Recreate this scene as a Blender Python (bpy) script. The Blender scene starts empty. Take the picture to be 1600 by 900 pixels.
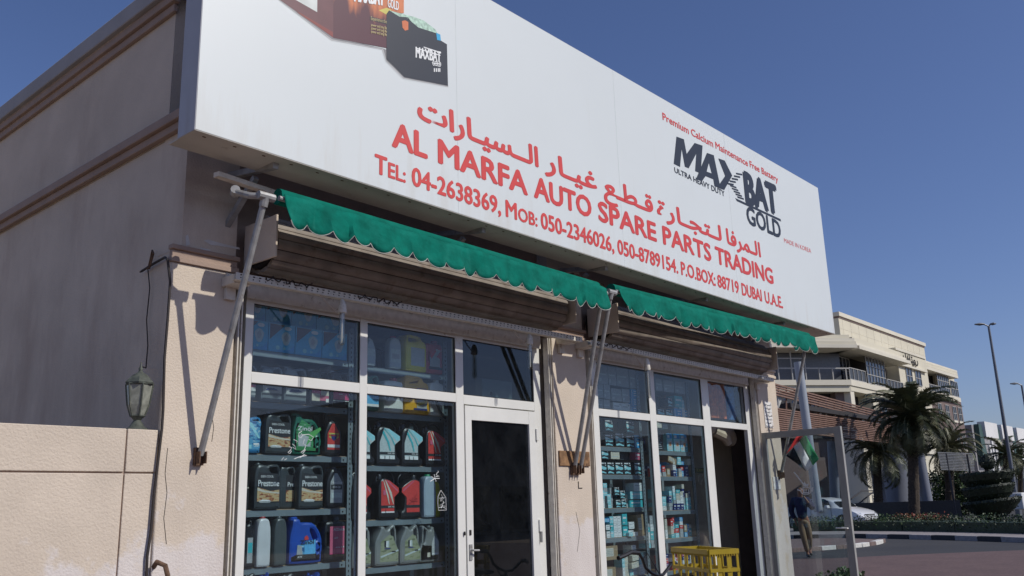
import bpy, bmesh, math, random
import numpy as np
from mathutils import Vector, Matrix
from mathutils.geometry import tessellate_polygon
random.seed(7)
C = bpy.context.scene.collection
SC = bpy.context.scene
# ------------------------------------------------------------------ camera
EYE = 1.4
FPX = 1394.607                       # focal length in pixels of the 1600 px wide photograph
def _rot(yaw, pitch, roll):
    cy, sy, cp, sp = math.cos(yaw), math.sin(yaw), math.cos(pitch), math.sin(pitch)
    f = np.array([sy*cp, cy*cp, sp]); r = np.array([cy, -sy, 0.]); u = np.cross(r, f)
    cr, sr = math.cos(roll), math.sin(roll)
    return np.array([cr*r+sr*u, -sr*r+cr*u, f])
RM = _rot(0.8590290, 0.2420897, -0.0305042)
cam = bpy.data.cameras.new('camera'); co = bpy.data.objects.new('camera', cam); C.objects.link(co)
cam.sensor_width = 36; cam.lens = FPX/1600*36; cam.clip_start = .05; cam.clip_end = 3000
r_, u_, f_ = RM
co.matrix_world = Matrix(((r_[0], u_[0], -f_[0], 0), (r_[1], u_[1], -f_[1], 0), (r_[2], u_[2], -f_[2], EYE), (0, 0, 0, 1)))
SC.camera = co
# ------------------------------------------------------------------ sky and sun
SUN = Vector((0.205, -0.60, 0.55)).normalized()
el = math.asin(SUN.z); az = math.atan2(SUN.x, SUN.y)
w = bpy.data.worlds.new('World'); SC.world = w; w.use_nodes = True
nt = w.node_tree; nt.nodes.clear()
sk = nt.nodes.new('ShaderNodeTexSky'); sk.sky_type = 'NISHITA'; sk.sun_disc = False
sk.sun_elevation = el; sk.sun_rotation = az; sk.altitude = 0; sk.air_density = 1.0; sk.dust_density = 0.8; sk.ozone_density = 3.0
bg = nt.nodes.new('ShaderNodeBackground'); bg.inputs[1].default_value = 0.085
wo = nt.nodes.new('ShaderNodeOutputWorld'); tn = nt.nodes.new('ShaderNodeMix'); tn.data_type = 'RGBA'; tn.blend_type = 'MULTIPLY'; tn.inputs[0].default_value = 1; tn.inputs[7].default_value = (.94, .96, 1.24, 1)
nt.links.new(sk.outputs[0], tn.inputs[6]); nt.links.new(tn.outputs[2], bg.inputs[0]); nt.links.new(bg.outputs[0], wo.inputs[0])
sl = bpy.data.lights.new('sun', 'SUN'); sl.energy = 3.7; sl.angle = math.radians(.53); sl.color = (1, .95, .875)
so = bpy.data.objects.new('sun', sl); C.objects.link(so); so.rotation_euler = SUN.to_track_quat('Z', 'Y').to_euler()
SC.view_settings.view_transform = 'Standard'; SC.view_settings.look = 'None'
SC.view_settings.exposure = -0.15; SC.view_settings.gamma = 1
# ------------------------------------------------------------------ measuring helpers
def ray(x, y): return RM.T @ np.array([(x-800)/FPX, (450-y)/FPX, 1.])
def onY(x, y, Y): r = ray(x, y); t = Y/r[1]; return Vector((t*r[0], Y, t*r[2]+EYE))
def onX(x, y, X): r = ray(x, y); t = X/r[0]; return Vector((X, t*r[1], t*r[2]+EYE))
def onZ(x, y, Z=0.): r = ray(x, y); t = (Z-EYE)/r[2]; return Vector((t*r[0], t*r[1], Z))
def at(x, y, d): r = ray(x, y); t = d/math.hypot(r[0], r[1]); return Vector((t*r[0], t*r[1], t*r[2]+EYE))
def rect(x0, y0, x1, y1, Y):
    xm, ym = (x0+x1)/2, (y0+y1)/2
    return onY(x0, ym, Y).x, onY(x1, ym, Y).x, onY(xm, y1, Y).z, onY(xm, y0, Y).z
# ------------------------------------------------------------------ materials
MATS = {}
def mat(name, col, rough=.6, metal=0., var=.12, scale=8., bump=0., bscale=60., spec=.5, coat=0., trans=0., dirt=None, dscale=3., dlo=.5, dhi=.7, emit=0):
    if name in MATS: return MATS[name]
    m = bpy.data.materials.new(name); m.use_nodes = True; n = m.node_tree.nodes; l = m.node_tree.links
    b = n['Principled BSDF']; b.inputs['Roughness'].default_value = rough; b.inputs['Metallic'].default_value = metal
    b.inputs['Specular IOR Level'].default_value = spec; b.inputs['Coat Weight'].default_value = coat
    b.inputs['Transmission Weight'].default_value = trans
    tc = n.new('ShaderNodeTexCoord'); nz = n.new('ShaderNodeTexNoise'); nz.inputs['Scale'].default_value = scale; nz.inputs['Detail'].default_value = 5
    geo = n.new('ShaderNodeNewGeometry')
    l.new(geo.outputs['Position'], nz.inputs['Vector'])
    mr = n.new('ShaderNodeMapRange'); mr.inputs[1].default_value = .3; mr.inputs[2].default_value = .7
    mr.inputs[3].default_value = 1-var; mr.inputs[4].default_value = 1+var
    l.new(nz.outputs['Fac'], mr.inputs[0])
    mx = n.new('ShaderNodeMix'); mx.data_type = 'RGBA'; mx.blend_type = 'MULTIPLY'; mx.inputs[0].default_value = 1
    mx.inputs[6].default_value = (*col, 1); l.new(mr.outputs[0], mx.inputs[7])
    out = mx.outputs[2]
    if dirt is not None:
        n2 = n.new('ShaderNodeTexNoise'); n2.inputs['Scale'].default_value = dscale; n2.inputs['Detail'].default_value = 8; n2.inputs['Roughness'].default_value = .65
        l.new(geo.outputs['Position'], n2.inputs['Vector'])
        m2 = n.new('ShaderNodeMapRange'); m2.inputs[1].default_value = dlo; m2.inputs[2].default_value = dhi; l.new(n2.outputs['Fac'], m2.inputs[0])
        x2 = n.new('ShaderNodeMix'); x2.data_type = 'RGBA'; l.new(m2.outputs[0], x2.inputs[0]); l.new(out, x2.inputs[6]); x2.inputs[7].default_value = (*dirt, 1)
        out = x2.outputs[2]
    l.new(out, b.inputs['Base Color'])
    if bump:
        nb = n.new('ShaderNodeTexNoise'); nb.inputs['Scale'].default_value = bscale; nb.inputs['Detail'].default_value = 4
        l.new(geo.outputs['Position'], nb.inputs['Vector'])
        bp = n.new('ShaderNodeBump'); bp.inputs['Strength'].default_value = bump; bp.inputs['Distance'].default_value = .01
        l.new(nb.outputs['Fac'], bp.inputs['Height']); l.new(bp.outputs[0], b.inputs['Normal'])
    if emit:
        b.inputs['Emission Color'].default_value = (*col, 1); b.inputs['Emission Strength'].default_value = emit
    MATS[name] = m; return m
def glass(name, tint, strength=1.0, rough=.01, film=.006):
    if name in MATS: return MATS[name]
    m = bpy.data.materials.new(name); m.use_nodes = True; n = m.node_tree.nodes; l = m.node_tree.links; n.clear()
    o = n.new('ShaderNodeOutputMaterial'); t = n.new('ShaderNodeBsdfTransparent'); t.inputs[0].default_value = (*tint, 1)
    g = n.new('ShaderNodeBsdfGlossy'); g.inputs['Roughness'].default_value = rough; g.inputs[0].default_value = (1, 1, 1, 1)
    fr = n.new('ShaderNodeLayerWeight'); fr.inputs[0].default_value = .5
    pw = n.new('ShaderNodeMath'); pw.operation = 'POWER'; pw.inputs[1].default_value = 5
    mu = n.new('ShaderNodeMath'); mu.operation = 'MULTIPLY_ADD'; mu.inputs[1].default_value = .9; mu.inputs[2].default_value = .04*strength; mu.use_clamp = True
    mx = n.new('ShaderNodeMixShader'); l.new(fr.outputs['Facing'], pw.inputs[0]); l.new(pw.outputs[0], mu.inputs[0]); l.new(mu.outputs[0], mx.inputs[0])
    l.new(t.outputs[0], mx.inputs[1]); l.new(g.outputs[0], mx.inputs[2])
    df = n.new('ShaderNodeBsdfDiffuse'); df.inputs[0].default_value = (.62, .66, .70, 1); ge = n.new('ShaderNodeNewGeometry'); nz = n.new('ShaderNodeTexNoise'); nz.inputs['Scale'].default_value = 4.5; nz.inputs['Detail'].default_value = 9; nz.inputs['Roughness'].default_value = .7
    l.new(ge.outputs['Position'], nz.inputs['Vector']); mr = n.new('ShaderNodeMapRange'); mr.inputs[1].default_value = .35; mr.inputs[2].default_value = .75; mr.inputs[3].default_value = film*.3; mr.inputs[4].default_value = film*2; l.new(nz.outputs['Fac'], mr.inputs[0])
    m2 = n.new('ShaderNodeMixShader'); l.new(mr.outputs[0], m2.inputs[0]); l.new(mx.outputs[0], m2.inputs[1]); l.new(df.outputs[0], m2.inputs[2]); l.new(m2.outputs[0], o.inputs[0])
    MATS[name] = m; return m
M_wall = mat('stucco', (.61, .525, .425), .9, var=.08, scale=2.5, bump=.42, bscale=75, spec=.2)
def wall_mat():
    """stucco with chalky bare patches low on the piers and thin dirt runs"""
    m = M_wall.copy(); m.name = 'stucco_patched'; n = m.node_tree.nodes; l = m.node_tree.links
    b = n['Principled BSDF']; src = b.inputs['Base Color'].links[0].from_socket
    geo = n.new('ShaderNodeNewGeometry'); nz = n.new('ShaderNodeTexNoise'); nz.inputs['Scale'].default_value = 3.2; nz.inputs['Detail'].default_value = 9; nz.inputs['Roughness'].default_value = .62
    l.new(geo.outputs['Position'], nz.inputs['Vector'])
    sp = n.new('ShaderNodeSeparateXYZ'); l.new(geo.outputs['Position'], sp.inputs[0])
    z = n.new('ShaderNodeMapRange'); z.inputs[1].default_value = 1.15; z.inputs[2].default_value = 1.72; z.inputs[3].default_value = .16; z.inputs[4].default_value = -.16
    l.new(sp.outputs[2], z.inputs[0])
    xg = n.new('ShaderNodeMapRange'); xg.inputs[1].default_value = 1.9; xg.inputs[2].default_value = 2.7; xg.inputs[3].default_value = -.13; xg.inputs[4].default_value = 0.; l.new(sp.outputs[0], xg.inputs[0])
    a0 = n.new('ShaderNodeMath'); l.new(z.outputs[0], a0.inputs[0]); l.new(xg.outputs[0], a0.inputs[1])
    ad = n.new('ShaderNodeMath'); ad.operation = 'ADD'; l.new(nz.outputs['Fac'], ad.inputs[0]); l.new(a0.outputs[0], ad.inputs[1])
    mr = n.new('ShaderNodeMapRange'); mr.inputs[1].default_value = .55; mr.inputs[2].default_value = .62; mr.inputs[4].default_value = .75; l.new(ad.outputs[0], mr.inputs[0])
    x = n.new('ShaderNodeMix'); x.data_type = 'RGBA'; l.new(mr.outputs[0], x.inputs[0]); l.new(src, x.inputs[6]); x.inputs[7].default_value = (.66, .62, .60, 1)
    l.new(x.outputs[2], b.inputs['Base Color']); return m
M_wallp = wall_mat()
M_trim = mat('moulding_paint', (.36, .265, .21), .85, var=.08, scale=5, bump=.3)
M_cope = mat('coping_paint', (.36, .35, .345), .85, var=.08, scale=3, bump=.2)
M_white = mat('white_aluminium', (.70, .70, .655), .38, var=.05, scale=3, dirt=(.40, .34, .27), dscale=9, dlo=.68, dhi=.8)
M_gasket = mat('rubber_gasket', (.02, .02, .02), .6)
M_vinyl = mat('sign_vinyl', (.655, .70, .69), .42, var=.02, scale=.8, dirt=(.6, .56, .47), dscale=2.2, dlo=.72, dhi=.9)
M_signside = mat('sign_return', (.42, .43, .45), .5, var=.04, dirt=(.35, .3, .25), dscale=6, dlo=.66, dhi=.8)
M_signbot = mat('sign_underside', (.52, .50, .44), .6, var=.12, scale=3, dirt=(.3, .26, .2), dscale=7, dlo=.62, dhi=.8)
M_red = mat('print_red', (.62, .06, .05), .45, var=.04)
M_dkgrey = mat('print_charcoal', (.022, .028, .038), .45, var=.04)
M_pwhite = mat('print_white', (.8, .82, .8), .45, var=.03)
M_green = mat('awning_canvas', (.0, .135, .095), .9, spec=.15, var=.22, scale=9, bump=.5, bscale=30, dirt=(.006, .18, .13), dscale=5, dlo=.5, dhi=.75)
M_piping = mat('awning_piping', (.46, .47, .42), .8)
M_shut = mat('shutter_slats', (.235, .20, .165), .6, var=.25, scale=6, dirt=(.12, .07, .04), dscale=8, dlo=.55, dhi=.75)
M_galv = mat('galvanised', (.34, .34, .33), .5, metal=.3, var=.2, scale=15, dirt=(.2, .15, .11), dscale=20, dlo=.58, dhi=.75)
M_rail = mat('painted_angle', (.64, .60, .52), .6, var=.12, scale=20, dirt=(.25, .17, .1), dscale=16, dlo=.6, dhi=.72)
M_hole = mat('dark_hole', (.015, .013, .012), .9)
M_shelf = mat('shelf_steel', (.17, .21, .225), .5, var=.12, scale=6)
M_board = mat('shelf_board', (.42, .27, .15), .8, var=.2, scale=15)
M_dark = mat('shop_dark', (.05, .05, .055), .9, var=.2)
M_inwall = mat('shop_inner_wall', (.38, .43, .45), .8, var=.1)
M_rust = mat('rust', (.13, .075, .045), .9, var=.4, scale=30, bump=.5)
M_wire = mat('black_cable', (.03, .022, .02), .7)
M_rubber = mat('black_rubber', (.012, .012, .013), .5)
G_win = glass('window_glass', (.84, .90, .92), .8)
G_door = glass('tinted_door_glass', (.28, .35, .40), 1.3, .01, .009)
G_open = glass('open_door_glass', (.80, .85, .86), .8)
G_bulb = glass('lamp_glass', (.80, .80, .76), 2.5, .08)
# ------------------------------------------------------------------ mesh builder
class MB:
    def __init__(s): s.v = []; s.f = []; s.m = []; s.mats = []; s.k = 0
    def use(s, m):
        if m not in s.mats: s.mats.append(m)
        s.k = s.mats.index(m); return s
    def add(s, vs, fs):
        o = len(s.v); s.v += [tuple(p) for p in vs]; s.f += [tuple(i+o for i in f) for f in fs]; s.m += [s.k]*len(fs); return s
    def poly(s, *p): return s.add(p, [tuple(range(len(p)))])
    def box(s, x0, x1, y0, y1, z0, z1):
        if x0 > x1: x0, x1 = x1, x0
        if y0 > y1: y0, y1 = y1, y0
        if z0 > z1: z0, z1 = z1, z0
        return s.add([(x0,y0,z0),(x1,y0,z0),(x1,y1,z0),(x0,y1,z0),(x0,y0,z1),(x1,y0,z1),(x1,y1,z1),(x0,y1,z1)],
                     [(3,2,1,0),(4,5,6,7),(0,1,5,4),(1,2,6,5),(2,3,7,6),(3,0,4,7)])
    def bar(s, p, q, w, h, up=(0,0,1)):
        p, q = Vector(p), Vector(q); d = (q-p).normalized(); up = Vector(up)
        if abs(d.dot(up)) > .99: up = Vector((0, 1, 0))
        a = d.cross(up).normalized()*w/2; b = a.cross(d).normalized()*h/2
        return s.add([p-a-b, p+a-b, p+a+b, p-a+b, q-a-b, q+a-b, q+a+b, q-a+b], [(0,1,2,3),(7,6,5,4),(1,0,4,5),(2,1,5,6),(3,2,6,7),(0,3,7,4)])
    def obox(s, c, ax, ay, az):      # centre and three half-axis vectors
        c, ax, ay, az = map(Vector, (c, ax, ay, az))
        P = [c+i*ax+j*ay+k*az for k in (-1, 1) for i, j in ((-1,-1),(1,-1),(1,1),(-1,1))]
        return s.add(P, [(3,2,1,0),(4,5,6,7),(0,1,5,4),(1,2,6,5),(2,3,7,6),(3,0,4,7)])
    def tube(s, path, r, n=8, cap=True, flat=1.):
        P = [Vector(p) for p in path]; R = r if isinstance(r, (list, tuple)) else [r]*len(P); vs = []; prev = None
        for i, p in enumerate(P):
            d = (P[min(i+1, len(P)-1)]-P[max(i-1, 0)]).normalized()
            if prev is None: a = d.cross(Vector((0, 0, 1)) if abs(d.z) < .9 else Vector((0, 1, 0))).normalized()
            else: a = (prev-d*prev.dot(d)).normalized()
            prev = a; b = d.cross(a)
            for j in range(n):
                t = 2*math.pi*j/n; vs.append(p+(a*math.cos(t)+b*math.sin(t)*flat)*R[i])
        fs = [(i*n+j, i*n+(j+1) % n, (i+1)*n+(j+1) % n, (i+1)*n+j) for i in range(len(P)-1) for j in range(n)]
        if cap: fs += [tuple(range(n))[::-1], tuple(range((len(P)-1)*n, len(P)*n))]
        return s.add(vs, fs)
    def lathe(s, x, y, prof, n=16, ex=1., ey=1.):
        vs = [(x+r*ex*math.cos(2*math.pi*j/n), y+r*ey*math.sin(2*math.pi*j/n), z) for r, z in prof for j in range(n)]
        fs = [(i*n+j, i*n+(j+1) % n, (i+1)*n+(j+1) % n, (i+1)*n+j) for i in range(len(prof)-1) for j in range(n)]
        fs += [tuple(range(n))[::-1], tuple(range((len(prof)-1)*n, len(prof)*n))]
        return s.add(vs, fs)
    def slab(s, outline, y0, th, r=0., holes=()):
        """an outline in X-Z (with holes) given a thickness along Y and rounded rims"""
        loops = [outline]+list(holes); rings = []
        def inset(lp, d):
            n = len(lp); area = sum(lp[i][0]*lp[(i+1) % n][1]-lp[(i+1) % n][0]*lp[i][1] for i in range(n)); sg = 1 if area > 0 else -1; out = []
            for i in range(n):
                a, b, c = Vector(lp[i-1]), Vector(lp[i]), Vector(lp[(i+1) % n])
                e = (b-a).normalized()+(c-b).normalized(); e = e.normalized() if e.length > 1e-6 else Vector((1, 0))
                out.append((b.x-e.y*d*sg, b.y+e.x*d*sg))
            return out
        lv = [(0, r), (r*.3, r*.3), (r, 0), (th-r, 0), (th-r*.3, r*.3), (th, r)] if r else [(0, 0), (th, 0)]
        for hi, lp in enumerate(loops):
            sg = 1 if hi == 0 else -1; base = len(s.v); n = len(lp); vs = []
            for dy, d in lv: vs += [(x, y0+dy, z) for x, z in inset(lp, d*sg)]
            s.add(vs, [(i*n+j, i*n+(j+1) % n, (i+1)*n+(j+1) % n, (i+1)*n+j) for i in range(len(lv)-1) for j in range(n)])
            rings.append((base, n))
        for last in (0, len(lv)-1):
            idx = []; pts = []
            for base, n in rings:
                ii = [base+last*n+j for j in range(n)]; idx += ii; pts.append([Vector((s.v[i][0], s.v[i][2], 0)) for i in ii])
            for t in tessellate_polygon(pts): s.f.append(tuple(idx[i] for i in t)); s.m.append(s.k)
        return s
    def build(s, name, m=None, parent=None, bevel=0, smooth=True, org=None):
        me = bpy.data.meshes.new(name)
        if org is None: org = ORG[parent.name] if parent else None
        if org is None:
            a = np.array(s.v); org = Vector(((a[:, 0].min()+a[:, 0].max())/2, (a[:, 1].min()+a[:, 1].max())/2, a[:, 2].min()))
        me.from_pydata([tuple(Vector(v)-org) for v in s.v], [], s.f)
        for mm in (s.mats if m is None else [m]): me.materials.append(mm)
        if m is None: me.polygons.foreach_set('material_index', s.m)
        if smooth:
            me.polygons.foreach_set('use_smooth', [True]*len(me.polygons)); me.set_sharp_from_angle(angle=math.radians(35))
        o = bpy.data.objects.new(name, me); C.objects.link(o)
        if parent: o.parent = parent; ORG[o.name] = org
        else: o.location = org; ORG[o.name] = org
        if bevel:
            b = o.modifiers.new('bevel', 'BEVEL'); b.width = bevel; b.segments = 2; b.limit_method = 'ANGLE'; b.harden_normals = False
        return o
ORG = {}
LABELS = set()
def tag(o, label=None, cat=None, group=None, kind=None):
    if label:
        n = len(label.split()); assert 4 <= n <= 16, (n, label)
        assert label not in LABELS or group, label
        LABELS.add(label); o['label'] = label
    if cat: o['category'] = cat
    if group: o['group'] = group
    if kind: o['kind'] = kind
    return o
def thing(name, loc, label, cat, group=None):
    o = bpy.data.objects.new(name, None); o.empty_display_size = .1; C.objects.link(o); o.location = loc; ORG[o.name] = Vector(loc)
    return tag(o, label, cat, group)
def box(name, m, parent, *a, bevel=0): return MB().box(*a).build(name, m, parent, bevel)
# ------------------------------------------------------------------ flat lettering
_fc = bpy.data.curves.new('lettering', 'FONT'); _fo = bpy.data.objects.new('lettering_source', _fc); C.objects.link(_fo)
def glyphs(body, bold=0., sx=1.):
    _fc.body = body; _fc.offset = bold; _fc.resolution_u = 3; _fc.extrude = 0
    dg = bpy.context.evaluated_depsgraph_get(); dg.update()
    me = bpy.data.meshes.new_from_object(_fo.evaluated_get(dg))
    v = [(p.co.x, p.co.y) for p in me.vertices]; f = [tuple(p.vertices) for p in me.polygons]; bpy.data.meshes.remove(me); return v, f
def letters(mb, body, x0, x1, z0, z1, Y, cap=.686, bold=0., z0r=None, z1r=None, slant=0.):
    """text from x0 to x1, its baseline at z0 and capitals up to z1, standing on the plane Y"""
    v, f = glyphs(body)
    if not v: return mb
    a = min(p[0] for p in v); b = max(p[0] for p in v); z0r = z0 if z0r is None else z0r; z1r = z1 if z1r is None else z1r
    sx = (x1-x0)/(b-a); w = bold*(z1-z0)/cap        # heavier strokes: the outline laid again a little to each side
    off = [(0, 0)] if bold <= 0 else [(-1, 0), (1, 0), (0, 0), (0, -.7), (0, .7), (.7, .5), (-.7, -.5)]
    par = list(range(len(v)))
    def find(i):
        while par[i] != i: par[i] = par[par[i]]; i = par[i]
        return i
    for q_ in f:
        for i in q_[1:]: par[find(i)] = find(q_[0])
    roots = {}
    isl = [roots.setdefault(find(i), len(roots)) % 9 for i in range(len(v))]
    for k, (ox, oz) in enumerate(off):
        vs = []
        for (x, y), il in zip(v, isl):
            t = (x-a)/(b-a); zb = z0+(z0r-z0)*t; zt = z1+(z1r-z1)*t; vs.append((x0+w+(x1-x0-2*w)*t+slant*y*(zt-zb)+ox*w, Y-k*.00014-il*.000015, zb+(zt-zb)*y/cap+oz*w))
        mb.add(vs, f)
    return mb
def flatpoly(mb, pts, Y):
    P = [onY(x, y, Y) for x, y in pts]; t = tessellate_polygon([[Vector((p.x, p.z, 0)) for p in P]]); d = .00008*(len(mb.f) % 40)
    return mb.add([(p.x, p.y-d, p.z) for p in P], t)
# ================================================================== the shop building
B = thing('shop_building', (6.8, 5, 0), 'pinkish beige stuccoed single storey shop with two glazed shopfronts and a brown moulded parapet', 'building')
XL, XR = 2.69, 10.97
box('side_wall', M_wall, B, XL, XL+.2, 5.03, 16, 0, 3.835)
box('parapet_wall', M_wall, B, XL, XL+.2, 5.3, 16, 3.84, 4.93)
box('side_wall', M_wall, B, XR-.2, XR, 5.31, 16, 0, 4.93)
box('back_wall', M_wall, B, XL+.2, XR-.2, 15.8, 16, 0, 4.93)
box('parapet_wall', M_wall, B, XL+.2, XR-.2, 5.3, 5.48, 3.9, 4.93)
box('roof', M_trim, B, XL+.2, XR-.2, 5.48, 15.8, 3.6, 3.75)
m = MB().box(2.60, 2.95, 5.2, 16.1, 4.90, 5.035).box(2.95, 11.06, 5.2, 5.55, 4.90, 5.035); m.build('coping', M_cope, B, .008)
m = MB().box(2.635, 2.69, 5.24, 16, 4.835, 4.90).box(2.66, 2.69, 5.27, 16, 4.775, 4.835); m.build('moulding', M_trim, B, .006)
m = MB().box(2.62, 2.69, 5.0, 16, 3.90, 3.965).box(2.65, 2.69, 5.03, 16, 3.845, 3.90); m.build('moulding', M_trim, B, .006)
PIERS = [(2.615, 3.07), (6.33, 6.84), (10.43, 10.97)]
for i, (a, b) in enumerate(PIERS):
    (MB().box(a, b, 5.0, 5.035, 0, 2.93).box(XL+.003, b-.003, 5.035, 5.32, 0, 2.93) if i == 0 else MB().box(a, b, 5.0, 5.32, 0, 2.93)).build('pier', M_wallp, B, .008)
    MB().box(a if i else XL-.002, b-.001, 5.024, 5.325, 3.04, 3.898).build('pier_head', M_wall, B)
    l = a-.0
    yb_ = 5.034 if i == 0 else 5.31; MB().box(l-.006, b+.006, 4.985, yb_, 2.93, 2.965).box(l+.002, b-.002, 4.998, yb_, 2.965, 3.01).box(l-.008, b+.008, 4.982, yb_, 3.01, 3.04).build('moulding', M_trim if i < 2 else M_wall, B, .004)
for a, b in ((3.07, 6.33), (6.84, 10.43)):
    MB().box(a, b, 5.14, 5.32, 2.86, 3.9).build('lintel', M_trim, B)
box('partition', M_inwall, B, 6.52, 6.64, 5.33, 15.8, .08, 3.59)
box('floor', M_dark, B, XL+.2, XR-.2, 5.05, 15.8, 0, .08)
box('ceiling', M_inwall, B, XL+.2, XR-.2, 5.33, 15.8, 3.2, 3.3)
box('rear_partition', M_inwall, B, XL+.2, 6.52, 8.6, 8.7, .08, 3.2); box('rear_partition', M_inwall, B, 6.64, XR-.2, 9.2, 9.3, .08, 3.2)
# chipped plaster and small fixings on the piers
cp = MB().use(mat('bare_plaster', (.62, .60, .57), .9))
for pts in ([(290,369),(294,366),(297,382),(291,384)], [(318,376),(325,374),(345,380),(374,387),(375,390),(342,384),(330,383)], [(313,387),(329,390),(329,392),(314,390)], [(302,402),(318,405),(317,408),(303,405)]):
    flatpoly(cp, pts, 5.021)
cp.build('bare_patch', None, B, smooth=False)
mk = MB().use(M_hole)
for x, y in ((903, 754),): mk.box(onY(x, y, 5).x, onY(x, y, 5).x+.006, 4.995, 5.0, onY(x, y, 5).z-.05, onY(x, y, 5).z+.01); mk.box(onY(x, y, 5).x, onY(x, y, 5).x+.06, 4.995, 5.0, onY(x, y, 5).z-.052, onY(x, y, 5).z-.046)
mk.build('scratch_mark', None, B, smooth=False)
for pts in ([(262,700),(258,740),(261,770),(256,810),(260,850)], [(330,640),(334,668),(331,690)], [(900,800),(906,830),(902,862)]):
    MB().tube([onY(x, y, 4.999) for x, y in pts], .0018, 4).build('hairline_crack', M_hole, B)
# low boundary wall of rendered panels with recessed joints
W1 = thing('boundary_wall', (-2, 5.1, 0), 'low sunlit rendered boundary wall with grooved panels left of the shop', 'wall')
box('core', M_trim, W1, -8, 2.60, 5.016, 5.19, 0, 1.89)
for x0, x1 in ((-8, 0.2), (.21, 2.415), (2.424, 2.606)):
    for z0, z1 in ((0, 1.655), (1.664, 1.905)):
        MB().box(x0, x1, 5.004, 5.2, z0, z1).build('panel', M_wallp, W1, .004)
# ------------------------------------------------------------------ cables, hook, pipe stub
t = tag(MB().tube([onX(239,391,2.67), onX(231,420,2.67), onX(234,450,2.67), onX(229,500,2.67), onX(231,540,2.67), onX(228,575,2.67), (2.53,5.13,2.29)], .004, 6).build('hanging_wire', M_wire), 'thin dark wire dangling from the wall hook down to the lantern', 'wire')
pth = [onY(x, y, 4.985) for x, y in ((262,406),(266,440),(262,500),(257,560),(255,640),(253,670),(247,720),(241,770),(236,830),(230,870),(228,930))]
tag(MB().tube([onX(221,424,2.66), onX(240,412,2.66), onX(258,402,2.66)]+pth, .008, 6).build('corner_cable', M_wire), 'dark cable looping off the side wall and running down the shop corner', 'cable')
hk = thing('wall_hook', onX(237, 400, 2.68), 'small rusty wire hook on the shaded side wall', 'hook')
MB().tube([onX(219,425,2.66), onX(232,418,2.66), onX(238,391,2.64), onX(240,396,2.62), onX(233,420,2.64)], .006, 6).build('hook', M_rust, hk)
p0 = onY(238, 878, 4.99)
ps = thing('pipe_stub', p0, 'short bent rusty pipe stub sticking out low on the corner pier', 'pipe')
MB().tube([p0+Vector((.02,.02,-.03)), p0+Vector((.0,-.05,0)), p0+Vector((.03,-.09,-.02)), p0+Vector((.045,-.10,-.08))], .014, 10).build('pipe', M_rust, ps)
# ------------------------------------------------------------------ garden lantern
L = thing('wall_lantern', (2.52, 5.1, 1.905), 'weathered grey green lantern with glass sides standing on the low boundary wall', 'lantern')
M_lan = mat('lantern_metal', (.07, .08, .065), .65, var=.3, scale=40, dirt=(.2, .18, .13), dscale=20, dlo=.6, dhi=.75)
z = 1.905
MB().lathe(2.52, 5.1, [(.062, z), (.062, z+.012), (.045, z+.02), (.03, z+.045), (.02, z+.06), (.032, z+.075), (.04, z+.085)], 12).build('base', M_lan, L)
MB().lathe(2.52, 5.1, [(.085, z+.27), (.088, z+.28), (.07, z+.30), (.045, z+.325), (.02, z+.34), (.012, z+.35), (.014, z+.365), (.006, z+.38), (.004, z+.405)], 6).build('cap', M_lan, L)
g = MB(); fr = MB()
ring = lambda r, zz: [(2.52+r*math.cos(math.pi/3*k+.3), 5.1+r*math.sin(math.pi/3*k+.3), zz) for k in range(6)]
lv = [ring(.04, z+.085), ring(.062, z+.15), ring(.078, z+.27)]
for k in range(6):
    fr.tube([lv[0][k], lv[1][k], lv[2][k]], .006, 6)
fr.tube(lv[2]+[lv[2][0]], .006, 6).tube(lv[0]+[lv[0][0]], .006, 6).build('frame', M_lan, L)
for k in range(6):
    j = (k+1) % 6; q = MB()
    for i in range(2): q.poly(lv[i][k], lv[i][j], lv[i+1][j], lv[i+1][k])
    q.build('pane', mat('lantern_glass', (.25, .26, .22), .25, var=.25, scale=30), L)
MB().lathe(2.52, 5.1, [(.014, z+.09), (.03, z+.14), (.03, z+.19), (.012, z+.22)], 10).build('bulb', mat('bulb_milk', (.7, .68, .6), .4), L)
# ================================================================== fascia sign
S = thing('fascia_sign', (7, 4.5, 3.53), 'long white fascia sign with red English and Arabic lettering over both shopfronts', 'sign')
SX0, SX1, SY = 2.39, 11.643, 4.4
zb = lambda x: 3.54+(3.521-3.54)*(x-SX0)/(SX1-SX0)
zt = lambda x: 5.467+(5.576-5.467)*(x-SX0)/(SX1-SX0)
def prismx(mb, x0, x1, y0, y1, a0, a1, b0, b1):
    return mb.add([(x0,y0,a0),(x1,y0,a1),(x1,y1,a1),(x0,y1,a0),(x0,y0,b0),(x1,y0,b1),(x1,y1,b1),(x0,y1,b0)], [(3,2,1,0),(4,5,6,7),(0,1,5,4),(1,2,6,5),(2,3,7,6),(3,0,4,7)])
prismx(MB(), SX0+.004, SX1-.004, SY, SY+.02, zb(SX0)+.004, zb(SX1)+.004, zt(SX0), zt(SX1)).build('face_panel', M_vinyl, S)
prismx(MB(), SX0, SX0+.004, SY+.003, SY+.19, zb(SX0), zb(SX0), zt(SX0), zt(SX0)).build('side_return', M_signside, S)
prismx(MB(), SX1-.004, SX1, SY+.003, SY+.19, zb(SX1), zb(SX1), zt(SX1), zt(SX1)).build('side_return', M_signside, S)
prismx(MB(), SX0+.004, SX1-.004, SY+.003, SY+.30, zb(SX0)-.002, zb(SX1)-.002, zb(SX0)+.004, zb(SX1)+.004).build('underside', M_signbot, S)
prismx(MB(), SX0+.004, SX1-.004, SY+.003, SY+.19, zt(SX0), zt(SX1), zt(SX0)+.006, zt(SX1)+.006).build('top_return', M_signside, S)
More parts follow.
